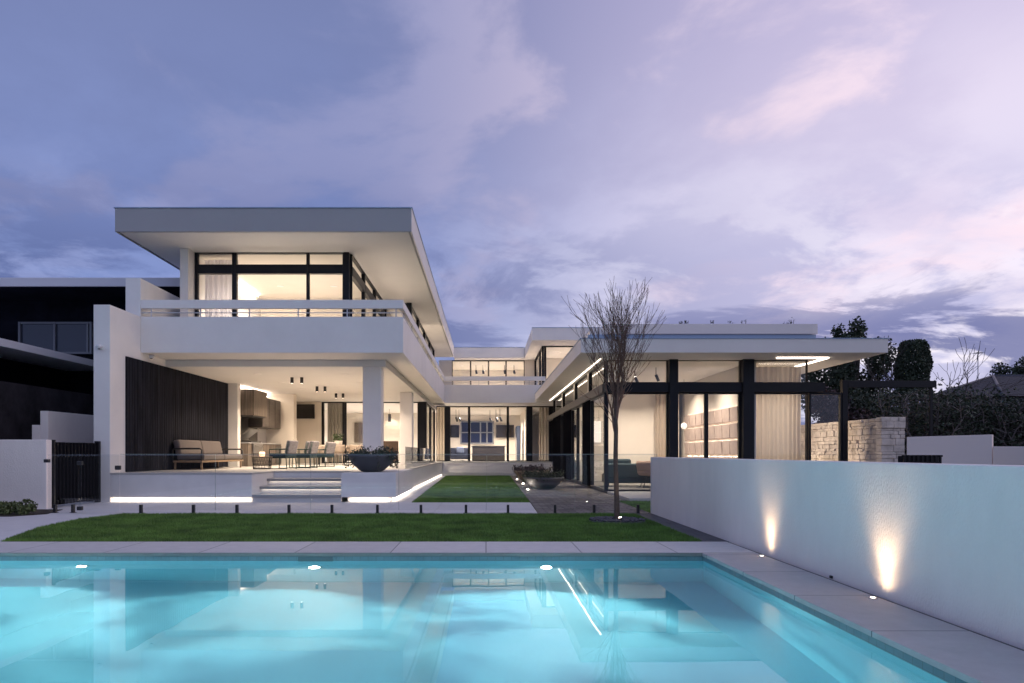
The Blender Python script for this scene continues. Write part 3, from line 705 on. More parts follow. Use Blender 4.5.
spot('stone_uplight', (11.1,24.0,.1), (11.62,24.4,1.6), 60, 95, WARM2, 1, .05)
peach = mat('peach_render',(.82,.73,.68),.85,bump=.2,bscale=80)
rw = MB()
def prism(mb, a, b, th, z0, za, zb):
    a = Vector(a); b = Vector(b); d = (b-a).normalized(); nn = Vector((-d.y,d.x))*th; n_=len(mb.v)
    for q in (a, b, b+nn, a+nn): mb.v.append((q.x,q.y,z0))
    for q,z in ((a,za),(b,zb),(b+nn,zb),(a+nn,za)): mb.v.append((q.x,q.y,z))
    mb.f += [(n_,n_+3,n_+2,n_+1),(n_+4,n_+5,n_+6,n_+7),(n_,n_+1,n_+5,n_+4),(n_+1,n_+2,n_+6,n_+5),(n_+2,n_+3,n_+7,n_+6),(n_+3,n_,n_+4,n_+7)]; mb.sm += [0]*6
prism(rw, (12.32,20.0), (X(992,18.6),18.6), .25, -.04, Z(437,20), Z(434.5,18.6)); 
prism(rw, (X(992,18.6)+.02,18.6), (X(1100,16.5),16.5), .25, -.04, Z(446.5,18.6), Z(446.5,16.5))
rw.build('boundary_wall', peach, bevel=.01, label='low peach boundary wall with a stepped top at the far right', cat='wall')
gr = MB()
for k in range(9): gr.box(X(904,17.5)+k*.115,X(904,17.5)+k*.115+.045,17.5,17.54,0,Z(455.3,17.5))
gr.box(X(903,17.5),X(944,17.5),17.545,17.56,Z(457,17.5),Z(455,17.5)); gr.box(X(903,17.5),X(944,17.5),17.7,17.72,0,Z(456,17.5))
gr.build('slatted_screen', black, label='short black slatted screen in front of the peach wall', cat='screen')
pg = empty('steel_pergola_frame', (11.2,Yg,0), 'black steel frame of post and long beam beyond the pavilion', 'pergola')
B(X(841,Yg)+.01,X(846,Yg)+.02,Yg-.08,Yg+.08,-.04,Z(381,Yg)+.02).build('post', black, pg, bevel=.004)
B(X(846,Yg)+.03,X(935,Yg),Yg-.08,Yg+.08,Z(387.5,Yg),Z(381,Yg)).build('beam', black, pg, bevel=.004)
B(13.92,X(935,Yg)-.003,Yg+.1,Yg+.16,-.04,Z(381,Yg)).build('post', black, pg)
B(X(846,Yg)+.03,13.9,Yg+.3,Yg+.34,-.04,.6).build('base_rail', black, pg)

# ------------------------------------------------------------------ neighbour house (left)
nh = empty('neighbour_house', (-15,22,0), 'dark unlit neighbouring house with a flat white roof edge at the far left', 'house')
navy = mat('navy_render',(.010,.011,.018),.9,spec=.05,var=.5,vscale=1)
slabm = mat('neighbour_slab',(.62,.62,.68),.7)
nw_ = lambda n_,b_,m_,bev=.006: b_.build(n_, m_, nh, bevel=bev)
nw_('lower_wall', B(-14,-13.0,10,23.2,-.04,3.18), mat('mottled_render',(.035,.032,.038),.9,spec=.1,bump=.5,bscale=6,var=.5,vscale=1.3))
nw_('back_wall', B(-24,-10.05,24.0,24.2,-.04,6.6), navy, 0)
nw_('void_shade', B(-20,-14.6,10,24,3.2,4.1), dark_int, 0)  # solid black block stands in for the shade under the slab
nw_('balcony_slab', B(-22,-13,10,23.9,4.12,4.33), slabm)
nw_('roof', B(-24,-9.6,22,36,6.62,6.90), slabm)
nw_('roof_soffit', B(-24,-9.62,22.05,36,6.585,6.617), navy, 0)
wf = MB()
wx0,wx1,wz0,wz1 = X(19,23.9),X(92,23.9),Z(354,23.9),Z(322,23.9)
for a in (wx0, X(54,23.9), wx1-.06, X(87,23.9)): wf.box(a,a+.07,23.85,23.99,wz0,wz1)
wf.box(wx0,wx1,23.86,23.99,wz1-.07,wz1).box(wx0,wx1,23.86,23.99,wz0,wz0+.07)
wo = nw_('window', wf, mat('grey_frame',(.16,.17,.2),.5), 0)
child_of_part('pane', B(wx0+.02,wx1-.02,23.92,23.94,wz0+.02,wz1-.02), mat('dark_pane',(.03,.04,.07),.08), wo)

# cameras on the house
for p,lb in ((P(101,347,17.4),'white dome security camera on the tall pier at the left'),(( X(153,19.4),19.4,3.98),'small dome camera under the balcony beside the dark cladding')):
    t = empty('security_camera', p, lb, 'camera')
    B(-.04,.04,-.05,0 if p[1]<18 else .0,-.05,.05).build('bracket', mat('cam_white',(.7,.7,.72),.4), t, world=False, bevel=.01)
    MB().lathe([(.02,-.06),(.055,-.05),(.075,-.01),(.075,.03),(.03,.05)], (0,-.09,0), 20).build('dome', MATS['cam_white'], t, world=False)
    MB().lathe([(.01,-.075),(.03,-.068),(.036,-.05)], (0,-.09,0), 16).build('lens', blackm, t, world=False)

# surface-mounted ceiling lights
proto = None
cl_spec = [(292,23.3),(301.7,23.3),(317,26.5),(325,26.5),(336,29.6),(343,29.6)]
cl_lab = ['left','right']; rows = ['nearest pair to the pool','middle pair','rear pair']
for i,(p,y) in enumerate(cl_spec):
    lb = f'black cylinder ceiling light over the terrace, {cl_lab[i%2]} one of the {rows[i//2]}'
    if proto is None:
        proto = empty('ceiling_light', (0,0,0), lb, 'light', 'black cylinder lights on the terrace ceiling')
        MB().tube([(0,0,0),(0,0,-.2)], .055, 20).build('housing', blackm, proto, world=False)
        MB().tube([(0,0,-.201),(0,0,-.204)], .035, 16).build('lens', emat('lamp_dim',WARM2,5), proto, world=False)
        o = proto
    else: o = copy_tree(proto)
    place(o, (X(p,y),y,3.828), 0, lb); spot('downlight', (X(p,y),y,3.58), (X(p,y),y,0), 28, 75)

# ------------------------------------------------------------------ furniture
TF = .742
def rbox(name, x0,x1,y0,y1,z0,z1, m, par, bev=.04, world=False): return B(x0,x1,y0,y1,z0,z1).build(name, m, par, world=world, bevel=bev, seg=4)
# outdoor sofa against the dark wall, facing +x (local: width along y)
t = empty('outdoor_sofa', (-9.02,22.35,TF), 'two-seat outdoor sofa with taupe cushions and black arms against the dark cladding', 'sofa')
fr_ = MB().box(-.42,.46,-1.75,1.75,.22,.28)
for x in (-.4,.4):
    for y in (-1.65,1.65): fr_.box(x-.025,x+.025,y-.025,y+.025,0,.22)
fr_.build('frame', mat('teak',(.26,.17,.10),.6,var=.2,stretch=(4,.5,4)), t, world=False, bevel=.005)
for y in (-1.72,1.72):
    MB().tube([(.42,y,.2),(.44,y,.60),(.38,y,.64),(-.4,y,.64),(-.44,y,.6),(-.44,y,.2)], .026, 8).build('arm', blackm, t, world=False)
for y0,y1 in ((-1.65,-.01),(.01,1.65)):
    rbox('seat_cushion', -.36,.48,y0,y1,.285,.47,cush,t,.06)
    M_ = MB().box(-.10,.10,y0,y1,0,.48); M_.xf(Matrix.Translation((-.30,0,.44))@Matrix.Rotation(R(-12),4,'Y')); M_.build('back_cushion', cush, t, world=False, bevel=.07, seg=4)
# side table with candle
t = empty('side_table', (-7.08,21.6,TF), 'round black woven side table between the sofa and the striped armchairs', 'table')
st_ = MB()
for k in range(36):
    a = 2*math.pi*k/36; b = a+.25; st_.tube([(.27*math.cos(a),.27*math.sin(a),.01),(.30*math.cos(b),.30*math.sin(b),.36)], .006, 4)
st_.lathe([(.27,0),(.28,.02),(.27,.03)], n=36); st_.build('woven_base', blackm, t, world=False)
MB().lathe([(.31,.36),(.32,.37),(.32,.39),(.31,.395)], n=36).build('top', wood, t, world=False)
t = empty('candle_lantern', (-7.08,21.6,TF+.396), 'small glowing candle lantern on the woven side table', 'lantern')
MB().lathe([(.07,0),(.09,.06),(.085,.14),(.06,.15)], n=20).build('jar', emat('candle_glow',(1,.55,.3),1.6), t, world=False)
MB().tube([(0,0,.15),(0,0,.17)], .05, 16).build('rim', wood, t, world=False)
# striped armchairs
green = mat('bottle_green_fabric',(.006,.026,.030),.8); stripe = mat('striped_fabric',(.20,.19,.20),.9,var=.4,vscale=9,stretch=(1,1,6))
def armchair():
    t = empty('garden_armchair', (0,0,0), '', 'chair', 'dark green garden armchairs on the terrace')
    f = MB()
    for y in (-.29,.29):
        f.tube([(.33,y,0),(.31,y,.44)], .016, 6); f.tube([(-.30,y,0),(-.27,y,.44),(-.36,y,.86)], .016, 6)
        f.tube([(.31,y,.02),(-.29,y,.02)], .012, 6)
        f.tube([(.31,y,.42),(.32,y,.62),(-.30,y,.64)], .016, 6)
    for z,x in ((.62,-.315),(.86,-.36)): f.tube([(x,-.29,z),(x,.29,z)], .014, 6)
    f.build('frame', mat('green_steel',(.012,.035,.03),.4), t, world=False)
    rbox('seat_cushion', -.30,.33,-.28,.28,.34,.50,green,t,.03)
    M_ = MB().box(-.05,.08,-.27,.27,0,.42); M_.xf(Matrix.Translation((-.27,0,.49))@Matrix.Rotation(R(-13),4,'Y')); M_.build('back_cushion', stripe, t, world=False, bevel=.035, seg=3)
    return t
a = armchair(); place(a, (-6.5,21.9,TF), R(165), 'dark green garden armchair with striped back, left of two by the steps')
b = copy_tree(a); place(b, (-6.35,23.6,TF), R(165), 'dark green garden armchair with striped back, right of two by the steps')
b = copy_tree(a); place(b, (-6.05,22.85,TF), R(172), 'dark green garden armchair with striped back, close behind the left one')
b = copy_tree(a); place(b, (-5.95,24.9,TF), R(160), 'dark green garden armchair with striped back, farthest from the steps')
# dining table and chairs
t = empty('dining_table', (-6.15,30.3,TF), 'long timber dining table on the covered terrace ringed by pale chairs', 'table')
rbox('tabletop', -1.55,1.55,-.5,.5,.70,.75,wood,t,.01)
for x in (-1.35,1.35):
    for y in (-.38,.38): rbox('leg', x-.04,x+.04,y-.04,y+.04,0,.70,wood,t,.005)
beige = mat('beige_shell',(.36,.295,.24),.7)
def dchair():
    t = empty('dining_chair', (0,0,0), '', 'chair', 'pale dining chairs around the terrace table')
    rbox('seat', -.25,.25,-.24,.24,.42,.48,beige,t,.03)
    mb = MB(); n_=15
    for z,rr in ((.50,.24),(.62,.27),(.76,.285),(.86,.28)):
        for i in range(n_):
            an = R(180+200*(i/(n_-1))-10); mb.v.append((rr*math.cos(an), -.0+rr*math.sin(an)*.95, z-(.10 if i in(0,n_-1) and z>.8 else 0)))
    for r_ in range(3):
        for i in range(n_-1): k = r_*n_+i; mb.f.append((k,k+1,k+n_+1,k+n_)); mb.sm.append(1)
    o = mb.build('backrest', beige, t, world=False); q = o.modifiers.new('t','SOLIDIFY'); q.thickness = .03
    for x in (-.2,.2):
        for y in (-.19,.19): MB().tube([(x,y,.42),(x*1.15,y*1.15,0)],[.018,.011],6).build('leg', beige, t, world=False)
    return t
d0 = dchair(); i = 0
pos = [('left end of the near side',-7.1,29.45,0),('middle of the near side',-6.35,29.4,0),('right of middle on the near side',-5.6,29.45,0),('right end of the near side',-4.95,29.45,0),
       ('left end of the far side',-7.0,31.15,180),('middle of the far side',-6.1,31.15,180),('right end of the far side',-5.2,31.15,180)]
for nm,x,y,r_ in pos:
    o = d0 if i == 0 else copy_tree(d0); i += 1
    place(o, (x,y,TF), R(r_), f'pale rounded dining chair at the {nm} of the table')
t = empty('wicker_armchair', (-3.75,26.6,TF), 'brown high-backed wicker armchair between the two white columns', 'chair')
wk = mat('brown_wicker',(.10,.065,.045),.8,bump=.8,bscale=120)
rbox('seat', -.30,.30,-.32,.32,.15,.45,wk,t,.03); rbox('backrest', -.30,.30,.24,.34,.45,.98,wk,t,.03)
for x in (-.27,.27): rbox('arm', x-.04,x+.04,-.3,.24,.45,.62,wk,t,.02)
for x in (-.25,.25):
    for y in (-.27,.27): rbox('leg', x-.02,x+.02,y-.02,y+.02,0,.15,wk,t,.003)
# outdoor kitchen along the left wall
kc = empty('outdoor_kitchen_counter', (-9.3,27.6,TF), 'stone bench with black cupboard along the terrace side wall', 'counter')
B(-BL+.04,-8.93,25.62,29.74,TF,TF+.87).build('cabinet', wood, kc, bevel=.004)
B(-BL+.04,-8.90,25.61,29.74,TF+.872,TF+.91).build('benchtop', concrete, kc, bevel=.004)
for a_ in (26.2,28.2,29.0): B(-8.928,-8.91,a_,a_+.75,TF+.08,TF+.82).build('cupboard_door', darkstone if a_>28.5 else wood, kc, bevel=.003)
B(-BL+.036,-9.50,25.62,28.4,TF+.93,TF+2.0).build('splashback', darkstone, kc)
hd = empty('rangehood', (-9.15,26.3,2.7), 'timber-clad rangehood box above the barbecue', 'rangehood')
B(-BL+.04,-8.75,25.75,27.3,Z(415,25.75),3.66).build('casing', wood, hd, bevel=.004)
B(-BL+.1,-8.8,25.8,27.25,Z(415,25.75)-.05,Z(415,25.75)-.003).build('filter', blackm, hd)
wc = empty('wall_cupboard', (-9.2,28.5,2.3), 'dark timber wall cupboards right of the rangehood', 'cupboard')
B(-BL+.04,-8.95,27.32,29.7,2.28,3.5).build('cabinet', darkwood, wc, bevel=.004)
for a_ in (27.34,28.15,28.95): B(-8.948,-8.93,a_,a_+.74,2.30,3.48).build('door', darkwood, wc, bevel=.003)
hp('led_strip', B(-BL+.05,-9.45,25.7,29.6,3.68,3.70), lamp_e, 0)
bq = empty('barbecue', (-9.0,26.6,TF), 'stainless barbecue with raised hood built into the stone bench', 'barbecue')
B(-8.905,-8.86,26.05,27.15,TF+.5,TF+.86).build('front_panel', steel, bq, bevel=.01)
hb = MB(); hb.tube([(-9.45,26.05,TF+1.05),(-9.45,27.15,TF+1.05)], .02, 8)
hb.quad((-9.45,26.05,TF+1.08),(-9.45,27.15,TF+1.08),(-9.0,27.15,TF+1.42),(-9.0,26.05,TF+1.42)); o = hb.build('hood', steel, bq); q=o.modifiers.new('t','SOLIDIFY'); q.thickness=.04
B(-9.45,-8.95,26.05,27.15,TF+.912,TF+.96).build('grill', blackm, bq)
MB().tube([(-8.83,26.15,TF+.78),(-8.83,27.05,TF+.78)], .015, 8).build('handle', steel, bq)
# television
t = empty('television', (X(305.5,34.3),34.3,Z(411.5,34.3)), 'black flat television mounted on the cream terrace wall', 'television', None, 0)
rbox('screen', -.46,.46,-.03,.03,-.36,.36, mat('tv_glass',(.01,.01,.012),.12), t, .008); rbox('wall_arm', -.1,.1,.03,.1,-.1,.1, blackm, t, .005)
# bowls
def bowl(loc, r, h, label, leaf, m, droop=0):
    t = empty('planter_bowl', loc, label, 'planter')
    prof = [(r*.36,0),(r*.5,h*.08),(r*.78,h*.45),(r*.96,h*.85),(r,h),(r*.955,h),(r*.90,h*.84),(r*.5,h*.8)]
    MB().lathe(prof, n=56).build('bowl', m, t, world=False)
    MB().lathe([(r*.5,h*.79),(r*.89,h*.83),(r*.5,h*.86),(.02,h*.9)], n=30).build('soil', soil, t, world=False)
    mb = MB(); stem_ = MB()
    for k in range(70):
        a_ = random.uniform(0,6.28); rr = r*.9*math.sqrt(random.random()); x,y = rr*math.cos(a_), rr*math.sin(a_); hgt = random.uniform(.08,.26)
        edge = rr > r*.62 and droop and random.random() < .6
        top = Vector((x*(1.12 if not edge else 1.25)+random.uniform(-.08,.08), y*(1.12 if not edge else 1.25)+random.uniform(-.08,.08), h*.85+hgt)); 
        pts = [Vector((x,y,h*.85)), top]
        if edge: pts = [Vector((x,y,h*.85)), Vector((x*1.22,y*1.22,h*1.05)), Vector((x*1.32,y*1.32,h*1.05-random.uniform(.15,.42)))]
        stem_.tube(pts, .005, 3)
        for j in range(34):
            f = random.random(); seg_ = (len(pts)-1)*f; i_ = min(int(seg_),len(pts)-2); c_ = pts[i_].lerp(pts[i_+1], seg_-i_)
            leafq(mb, c_, .07, .10 if not edge else .05)
    mb.build('foliage', leaf, t, world=False); stem_.build('stem', barkd, t, world=False)
    return t
def leafq(mb, c_, s, jit, up=0):
    c_ = Vector(c_)+Vector((random.uniform(-jit,jit),random.uniform(-jit,jit),random.uniform(-jit,jit)))
    d = Vector((random.gauss(0,1),random.gauss(0,1),random.gauss(0,1)+up)).normalized(); e_ = d.orthogonal().normalized()
    e_ = Matrix.Rotation(random.uniform(0,6.28),3,d) @ e_; l_ = s*random.uniform(.6,1.3)
    mb.quad(c_-d*l_*.5, c_+e_*l_*.3, c_+d*l_*.55, c_-e_*l_*.3)
slab_m = mat('charcoal_bowl',(.06,.065,.075),.55,var=.15,bump=.1)
bowl(((X(372,18.4)),18.4,.745), .65, .45, 'wide dark bowl planter on the plinth beside the steps, plants trailing over its rim', mat('leaf_sage',(.05,.07,.045),.7,var=.5,vscale=6), slab_m, 1)
bowl((X(543.5,23.6),23.6,.003), .72, .42, 'wide grey bowl planter standing on the cobbles, nearer of two', leafdark, mat('grey_bowl',(.12,.12,.13),.6,var=.12,bump=.1))
bowl((X(532,29.5),29.5,.003), .80, .50, 'tan-rimmed bowl planter behind the grey one on the cobbles', leafpurple, mat('tan_bowl',(.26,.20,.16),.6,var=.12,bump=.1))
for x,y,lb in ((1.42,23.2,'small courtyard ground light beside the nearer bowl planter'),(1.5,27.6,'small courtyard ground light between the two bowl planters'),(1.45,32.0,'small courtyard ground light beyond the tan-rimmed bowl'),(2.1,25.6,'small courtyard ground light close behind the grey bowl')):
    t = empty('ground_light', (x,y,.003), lb, 'uplight', 'courtyard ground lights')
    MB().lathe([(.05,-.01),(.05,.006),(.04,.008)], n=16).build('rim', steel, t, world=False)
    MB().lathe([(.036,0),(.036,.012),(.02,.03)], n=16).build('lens', lamp_e, t, world=False)
    point('uplight', (x,y,.12), 3.5, WARM2, .03)
# plant on dining table
t = empty('potted_plant', (X(338,30.2),30.2,TF+.752), 'small leafy plant in a pale pot on the dining table', 'plant')
MB().lathe([(.16,0),(.2,.3),(.17,.3)], n=20).build('pot', cream, t, world=False); mb = MB()
for k in range(160): leafq(mb, (0,0,.42), .10, .18, 1)
mb.build('foliage', leafmid, t, world=False)

# lounge furniture
teal = mat('slate_teal_fabric',(.035,.06,.07),.85)
t = empty('lounge_sofa', (X(630,24.6),24.6,.06), 'low dark teal sofa in the pavilion lounge seen from behind', 'sofa', None, 0)
rbox('base', -.95,1.0,-.45,.45,.12,.45,teal,t,.05); rbox('backrest', -.95,1.0,-.5,-.28,.3,.82,teal,t,.06)
rbox('cushion', -.9,0,-.26,.3,.46,.98,teal,t,.08); rbox('arm', .85,1.05,-.45,.45,.2,.66,teal,t,.05)
for x in (-.85,.9):
    for y in (-.4,.4): rbox('leg', x-.02,x+.02,y-.02,y+.02,0,.13,blackm,t,.003)
t = empty('tub_chair', (X(649,23.6),23.6,.06), 'pale pink rounded tub chair on thin black legs beside the dark sofa', 'chair')
pk = mat('blush_fabric',(.50,.33,.25),.85)
mb = MB().lathe([(.10,.40),(.34,.42),(.40,.5),(.40,.56),(.1,.58)], n=28); mb.build('seat', pk, t, world=False)
mb = MB(); n_=21
for z,rr in ((.52,.38),(.66,.42),(.82,.44),(.92,.42)):
    for i_ in range(n_):
        an = R(-20+220*(i_/(n_-1))+180-0); mb.v.append((rr*math.cos(an), rr*math.sin(an), z))
for r_ in range(3):
    for i_ in range(n_-1): k=r_*n_+i_; mb.f.append((k,k+1,k+n_+1,k+n_)); mb.sm.append(1)
o = mb.build('backrest', pk, t, world=False); q=o.modifiers.new('t','SOLIDIFY'); q.thickness=.07
for k in range(4):
    an = R(45+90*k); MB().tube([(.12*math.cos(an),.12*math.sin(an),.42),(.36*math.cos(an),.36*math.sin(an),0)], .012, 6).build('leg', blackm, t, world=False)
t = empty('globe_lamp', (X(684,26.5),26.5,Z(426,26.5)), 'round glowing globe lamp seen through the middle bay of the pavilion', 'lamp')
MB().lathe([(.12*math.sin(R(a_)),-.12*math.cos(R(a_))) for a_ in range(5,180,12)], n=24).build('globe', emat('globe_glow',WARM2,.75), t, world=False)
MB().tube([(0,0,.17),(0,0,4.1-Z(426,26.5))], .006, 5).build('cord', blackm, t, world=False)
t = B(X(597,27),X(609,27),28.9,28.98,1.7,2.6).build('picture', emat('glow_canvas',WARM2,.9), label='pale rectangular self-glowing picture on the lounge wall left of the bare tree', cat='picture')  # canvas emits by itself; its lit look is put into the material
for i,(p,y) in enumerate(((635,23.5),(656,23.0))):
    t = empty('track_spotlight', (X(p,y),y,4.13), ['black track spotlight on the lounge ceiling above the sofa','black track spotlight on the lounge ceiling beside the pavilion post'][i], 'light', 'lounge track spotlights')
    MB().tube([(0,0,0),(0,0,-.25)], .012, 6).build('stem', blackm, t, world=False); MB().tube([(0,0,-.25),(.1,.05,-.45)], .05, 14).build('head', blackm, t, world=False)
t = empty('mirror_side_table', (X(655,23.0)+.3,23.0,.06), 'small black side table next to the tub chair', 'table')
MB().lathe([(.22,.44),(.22,.47),(.2,.475)], n=24).build('top', blackm, t, world=False); MB().tube([(0,0,0),(0,0,.44)], .02, 8).build('stem', blackm, t, world=False); MB().lathe([(.16,0),(.16,.02),(.02,.03)], n=20).build('base', blackm, t, world=False)

# kitchen interior (centre)
t = empty('kitchen_island', (X(488,44.5),44.5,.745), 'dark timber kitchen island behind the courtyard glass', 'counter')
dk = mat('dark_island',(.014,.010,.009),.5,var=.3,stretch=(.5,.5,4))
rbox('cabinet', X(472,44)-X(488,44.5),X(505,44)-X(488,44.5),0,.9,0,.93,dk,t,.005); rbox('benchtop', X(471,44)-X(488,44.5),X(506,44)-X(488,44.5),-.03,.93,.932,.98,darkstone,t,.005)
t = empty('lounge_setting', (X(459,44),44,.745), 'dark blue sofa left of the kitchen island behind the courtyard glass', 'sofa')
nv = mat('navy_fabric',(.02,.025,.05),.85)
rbox('seat', -.75,.65,0,.9,.1,.45,nv,t,.06); rbox('backrest', -.75,.65,.75,.95,.4,.85,nv,t,.06); rbox('arm', -.78,-.6,0,.9,.3,.62,nv,t,.05); rbox('cushion', -.2,.3,.3,.7,.46,.9,mat('grey_blue_fabric',(.12,.15,.24),.9),t,.08)
dpane = mat('night_pane',(.008,.014,.05),.3,spec=.2)
fo = MB()
wa,wb,wz0,wz1 = X(461,49.9),X(494,49.9),Z(444,49.9),Z(421,49.9)
for a_ in (461,470,480.5,487,493): fo.box(X(a_,49.9)-.05,X(a_,49.9)+.05,49.86,49.99,wz0,wz1)
fo.box(wa,wb,49.87,49.985,wz1-.1,wz1).box(wa,wb,49.87,49.985,wz0,wz0+.1).box(wa,wb,49.87,49.985,Z(432.5,49.9)-.04,Z(432.5,49.9)+.04)
fo = hp('rear_window', fo, mat('grey_frame',(.16,.17,.2),.5), 0)
child_of_part('pane', B(wa+.02,wb-.02,49.93,49.95,wz0+.02,wz1-.02), dpane, fo)
t = B(X(496,49.8),X(514,49.8),49.75,49.99,Z(437.5,49.8),Z(425,49.8)).build('overhead_cupboard', mat('espresso',(.02,.015,.013),.6,spec=.2), bevel=.01, label='dark overhead cupboard to the right of the kitchen rear window', cat='cupboard')
t = B(X(449,49.8),X(459,49.8),49.92,49.99,Z(437.5,49.8),Z(425,49.8)).build('wall_screen', mat('tv_glass',(.01,.01,.012),.12), bevel=.01, label='dark blue wall screen left of the kitchen rear window', cat='television')
t = empty('glass_cabinet', (X(518,46),46,.745), 'tall dark glazed cabinet at the right of the kitchen', 'cabinet')
rbox('cabinet', -.12,.12,-.9,1.2,0,2.3,mat('navy_glass',(.05,.06,.09),.2),t,.01)
for i,(p,y,py) in enumerate(((456,43.5,418),(459,43.5,417),(490,44,418),(496,43.5,421),(500,43,417))):
    z = Z(py,y); t = empty('track_spotlight', (X(p,y),y,4.018), f'tiny black kitchen ceiling spotlight, number {i+1} from the left' if False else ['kitchen ceiling spotlight at the far left of the courtyard glass','kitchen ceiling spotlight second from the left of the courtyard glass','kitchen ceiling spotlight above the left part of the island','kitchen ceiling spotlight above the right part of the island','kitchen ceiling spotlight furthest right, nearest the glass'][i], 'light', 'kitchen track spotlights')
    MB().tube([(0,0,0),(0,0,-.5)], .015, 6).build('stem', blackm, t, world=False); MB().tube([(0,0,-.5),(.1,-.05,-.78)], .07, 12).build('head', blackm, t, world=False)
t = empty('pendant_light', (X(389.5,40),40,3.826), 'small black cylinder pendant in the dining room behind the terrace', 'light')
MB().tube([(0,0,0),(0,0,-.3)], .008, 5).build('cord', blackm, t, world=False); MB().tube([(0,0,-.3),(0,0,-.75)], .09, 16).build('shade', blackm, t, world=False)
for i,p in enumerate((476,483,506.5-2,514)):
    t = empty('gallery_downlight', (X(p,47),47,7.298), ['upstairs gallery ceiling light, leftmost','upstairs gallery ceiling light, second from the left','upstairs gallery ceiling light, third from the left','upstairs gallery ceiling light, rightmost'][i], 'light', 'upstairs gallery ceiling lights')
    MB().tube([(0,0,0),(0,0,-.35)], .02, 6).build('stem', blackm, t, world=False); MB().tube([(0,0,-.35),(.05,0,-.6)], .08, 12).build('head', blackm, t, world=False)

# ------------------------------------------------------------------ bare tree
def branchtree(trunk, tw, p, d, r, L_, depth, rnd, up, spread, maxd, twig_r=.002):
    pts = [Vector(p)]; rad = [r]; n_ = 4 if depth < 3 else 3; dd = Vector(d)
    for i_ in range(n_):
        dd = (dd + Vector((rnd.gauss(0,.13),rnd.gauss(0,.13),up))).normalized(); pts.append(pts[-1]+dd*L_/n_); rad.append(max(twig_r, r*(1-.42*(i_+1)/n_)))
    (trunk if depth == 0 else tw).tube(pts, rad, 7 if depth < 2 else (4 if depth<4 else 3), cap=False)
    if depth >= maxd: return
    k = rnd.choice((2,3)) if depth < 3 else 2
    for j in range(k):
        a_ = rnd.uniform(0,6.28); o_ = dd.orthogonal().normalized(); o_ = Matrix.Rotation(a_+j*6.28/k,3,dd) @ o_
        nd = (dd + o_*spread*rnd.uniform(.6,1.3)).normalized()
        branchtree(trunk, tw, pts[-1], nd, rad[-1]*.78, L_*rnd.uniform(.68,.95), depth+1, rnd, up, spread, maxd, twig_r)
    # side shoots
    for i_ in range(1, n_):
        if depth > 0 and rnd.random() < .62:
            o_ = Matrix.Rotation(rnd.uniform(0,6.28),3,dd) @ dd.orthogonal().normalized(); nd = (dd+o_*spread*1.4).normalized()
            branchtree(trunk, tw, pts[i_], nd, rad[i_]*.45, L_*rnd.uniform(.45,.8), min(depth+2,maxd), rnd, up, spread, maxd, twig_r)
TX, TY = 2.41, 12.55
t = empty('bare_tree', (TX,TY,0), 'slender leafless young tree with upright twigs standing in the lawn', 'tree')
rnd = random.Random(11); tk = MB(); tw = MB()
tk.tube([(0,0,-.03),(.0,0,.05),(-.012,0,.5),(-.03,0,1.1),(-.02,0,1.7),(-.035,0,2.05)], [.075,.055,.047,.043,.04,.036], 10, cap=False)
for z,k in ((1.58,2),(1.74,3),(1.90,3),(2.05,5)):
    for j in range(k):
        a_ = rnd.uniform(0,6.28)+j*6.28/k; nd = Vector((math.cos(a_)*.25,math.sin(a_)*.25,1)).normalized()
        branchtree(tw, tw, (-.03,0,z), nd, .023, rnd.uniform(.52,.78), 1, rnd, .10, .23, 5, .0032)
tk.build('trunk', bark, t, world=False); tw.build('branches', barkt, t, world=False)
# mulch ring of dark pebbles
mr = MB(); mr.lathe([(.52,-.02),(.52,.012),(.45,.022),(.05,.03)], (TX,TY,0), 40); rnd = random.Random(5)
for k in range(420):
    a_ = rnd.uniform(0,6.28); rr = .50*math.sqrt(rnd.random()); s_ = rnd.uniform(.016,.032); c0 = len(mr.v)
    mr.lathe([(s_*.5,-s_*.4),(s_,0),(s_*.6,s_*.5)], (0,0,0), 6); mr.xf(Matrix.Translation((TX+rr*math.cos(a_),TY+rr*math.sin(a_),.035)) @ Matrix.Rotation(rnd.uniform(-.5,.5),4,'X'), c0)
mr.build('pebble_mulch', mat('dark_pebbles',(.07,.07,.08),.7,var=.6,vscale=12), label='round bed of dark pebbles around the foot of the bare tree', cat='pebbles', kind='stuff')
t = empty('tree_uplight', (X(621,12.2),12.2,.03), 'small warm spotlight at the foot of the bare tree', 'uplight')
MB().tube([(0,0,0),(-.01,.02,.06)], .03, 14).build('housing', blackm, t, world=False); MB().tube([(-.01,.02,.0605),(-.011,.022,.07)], .026, 14).build('lens', lamp_e, t, world=False)
spot('tree_lamp', (X(621,12.2),12.22,.12), (TX,TY,1.2), 12, 50, WARM, 1, .02)

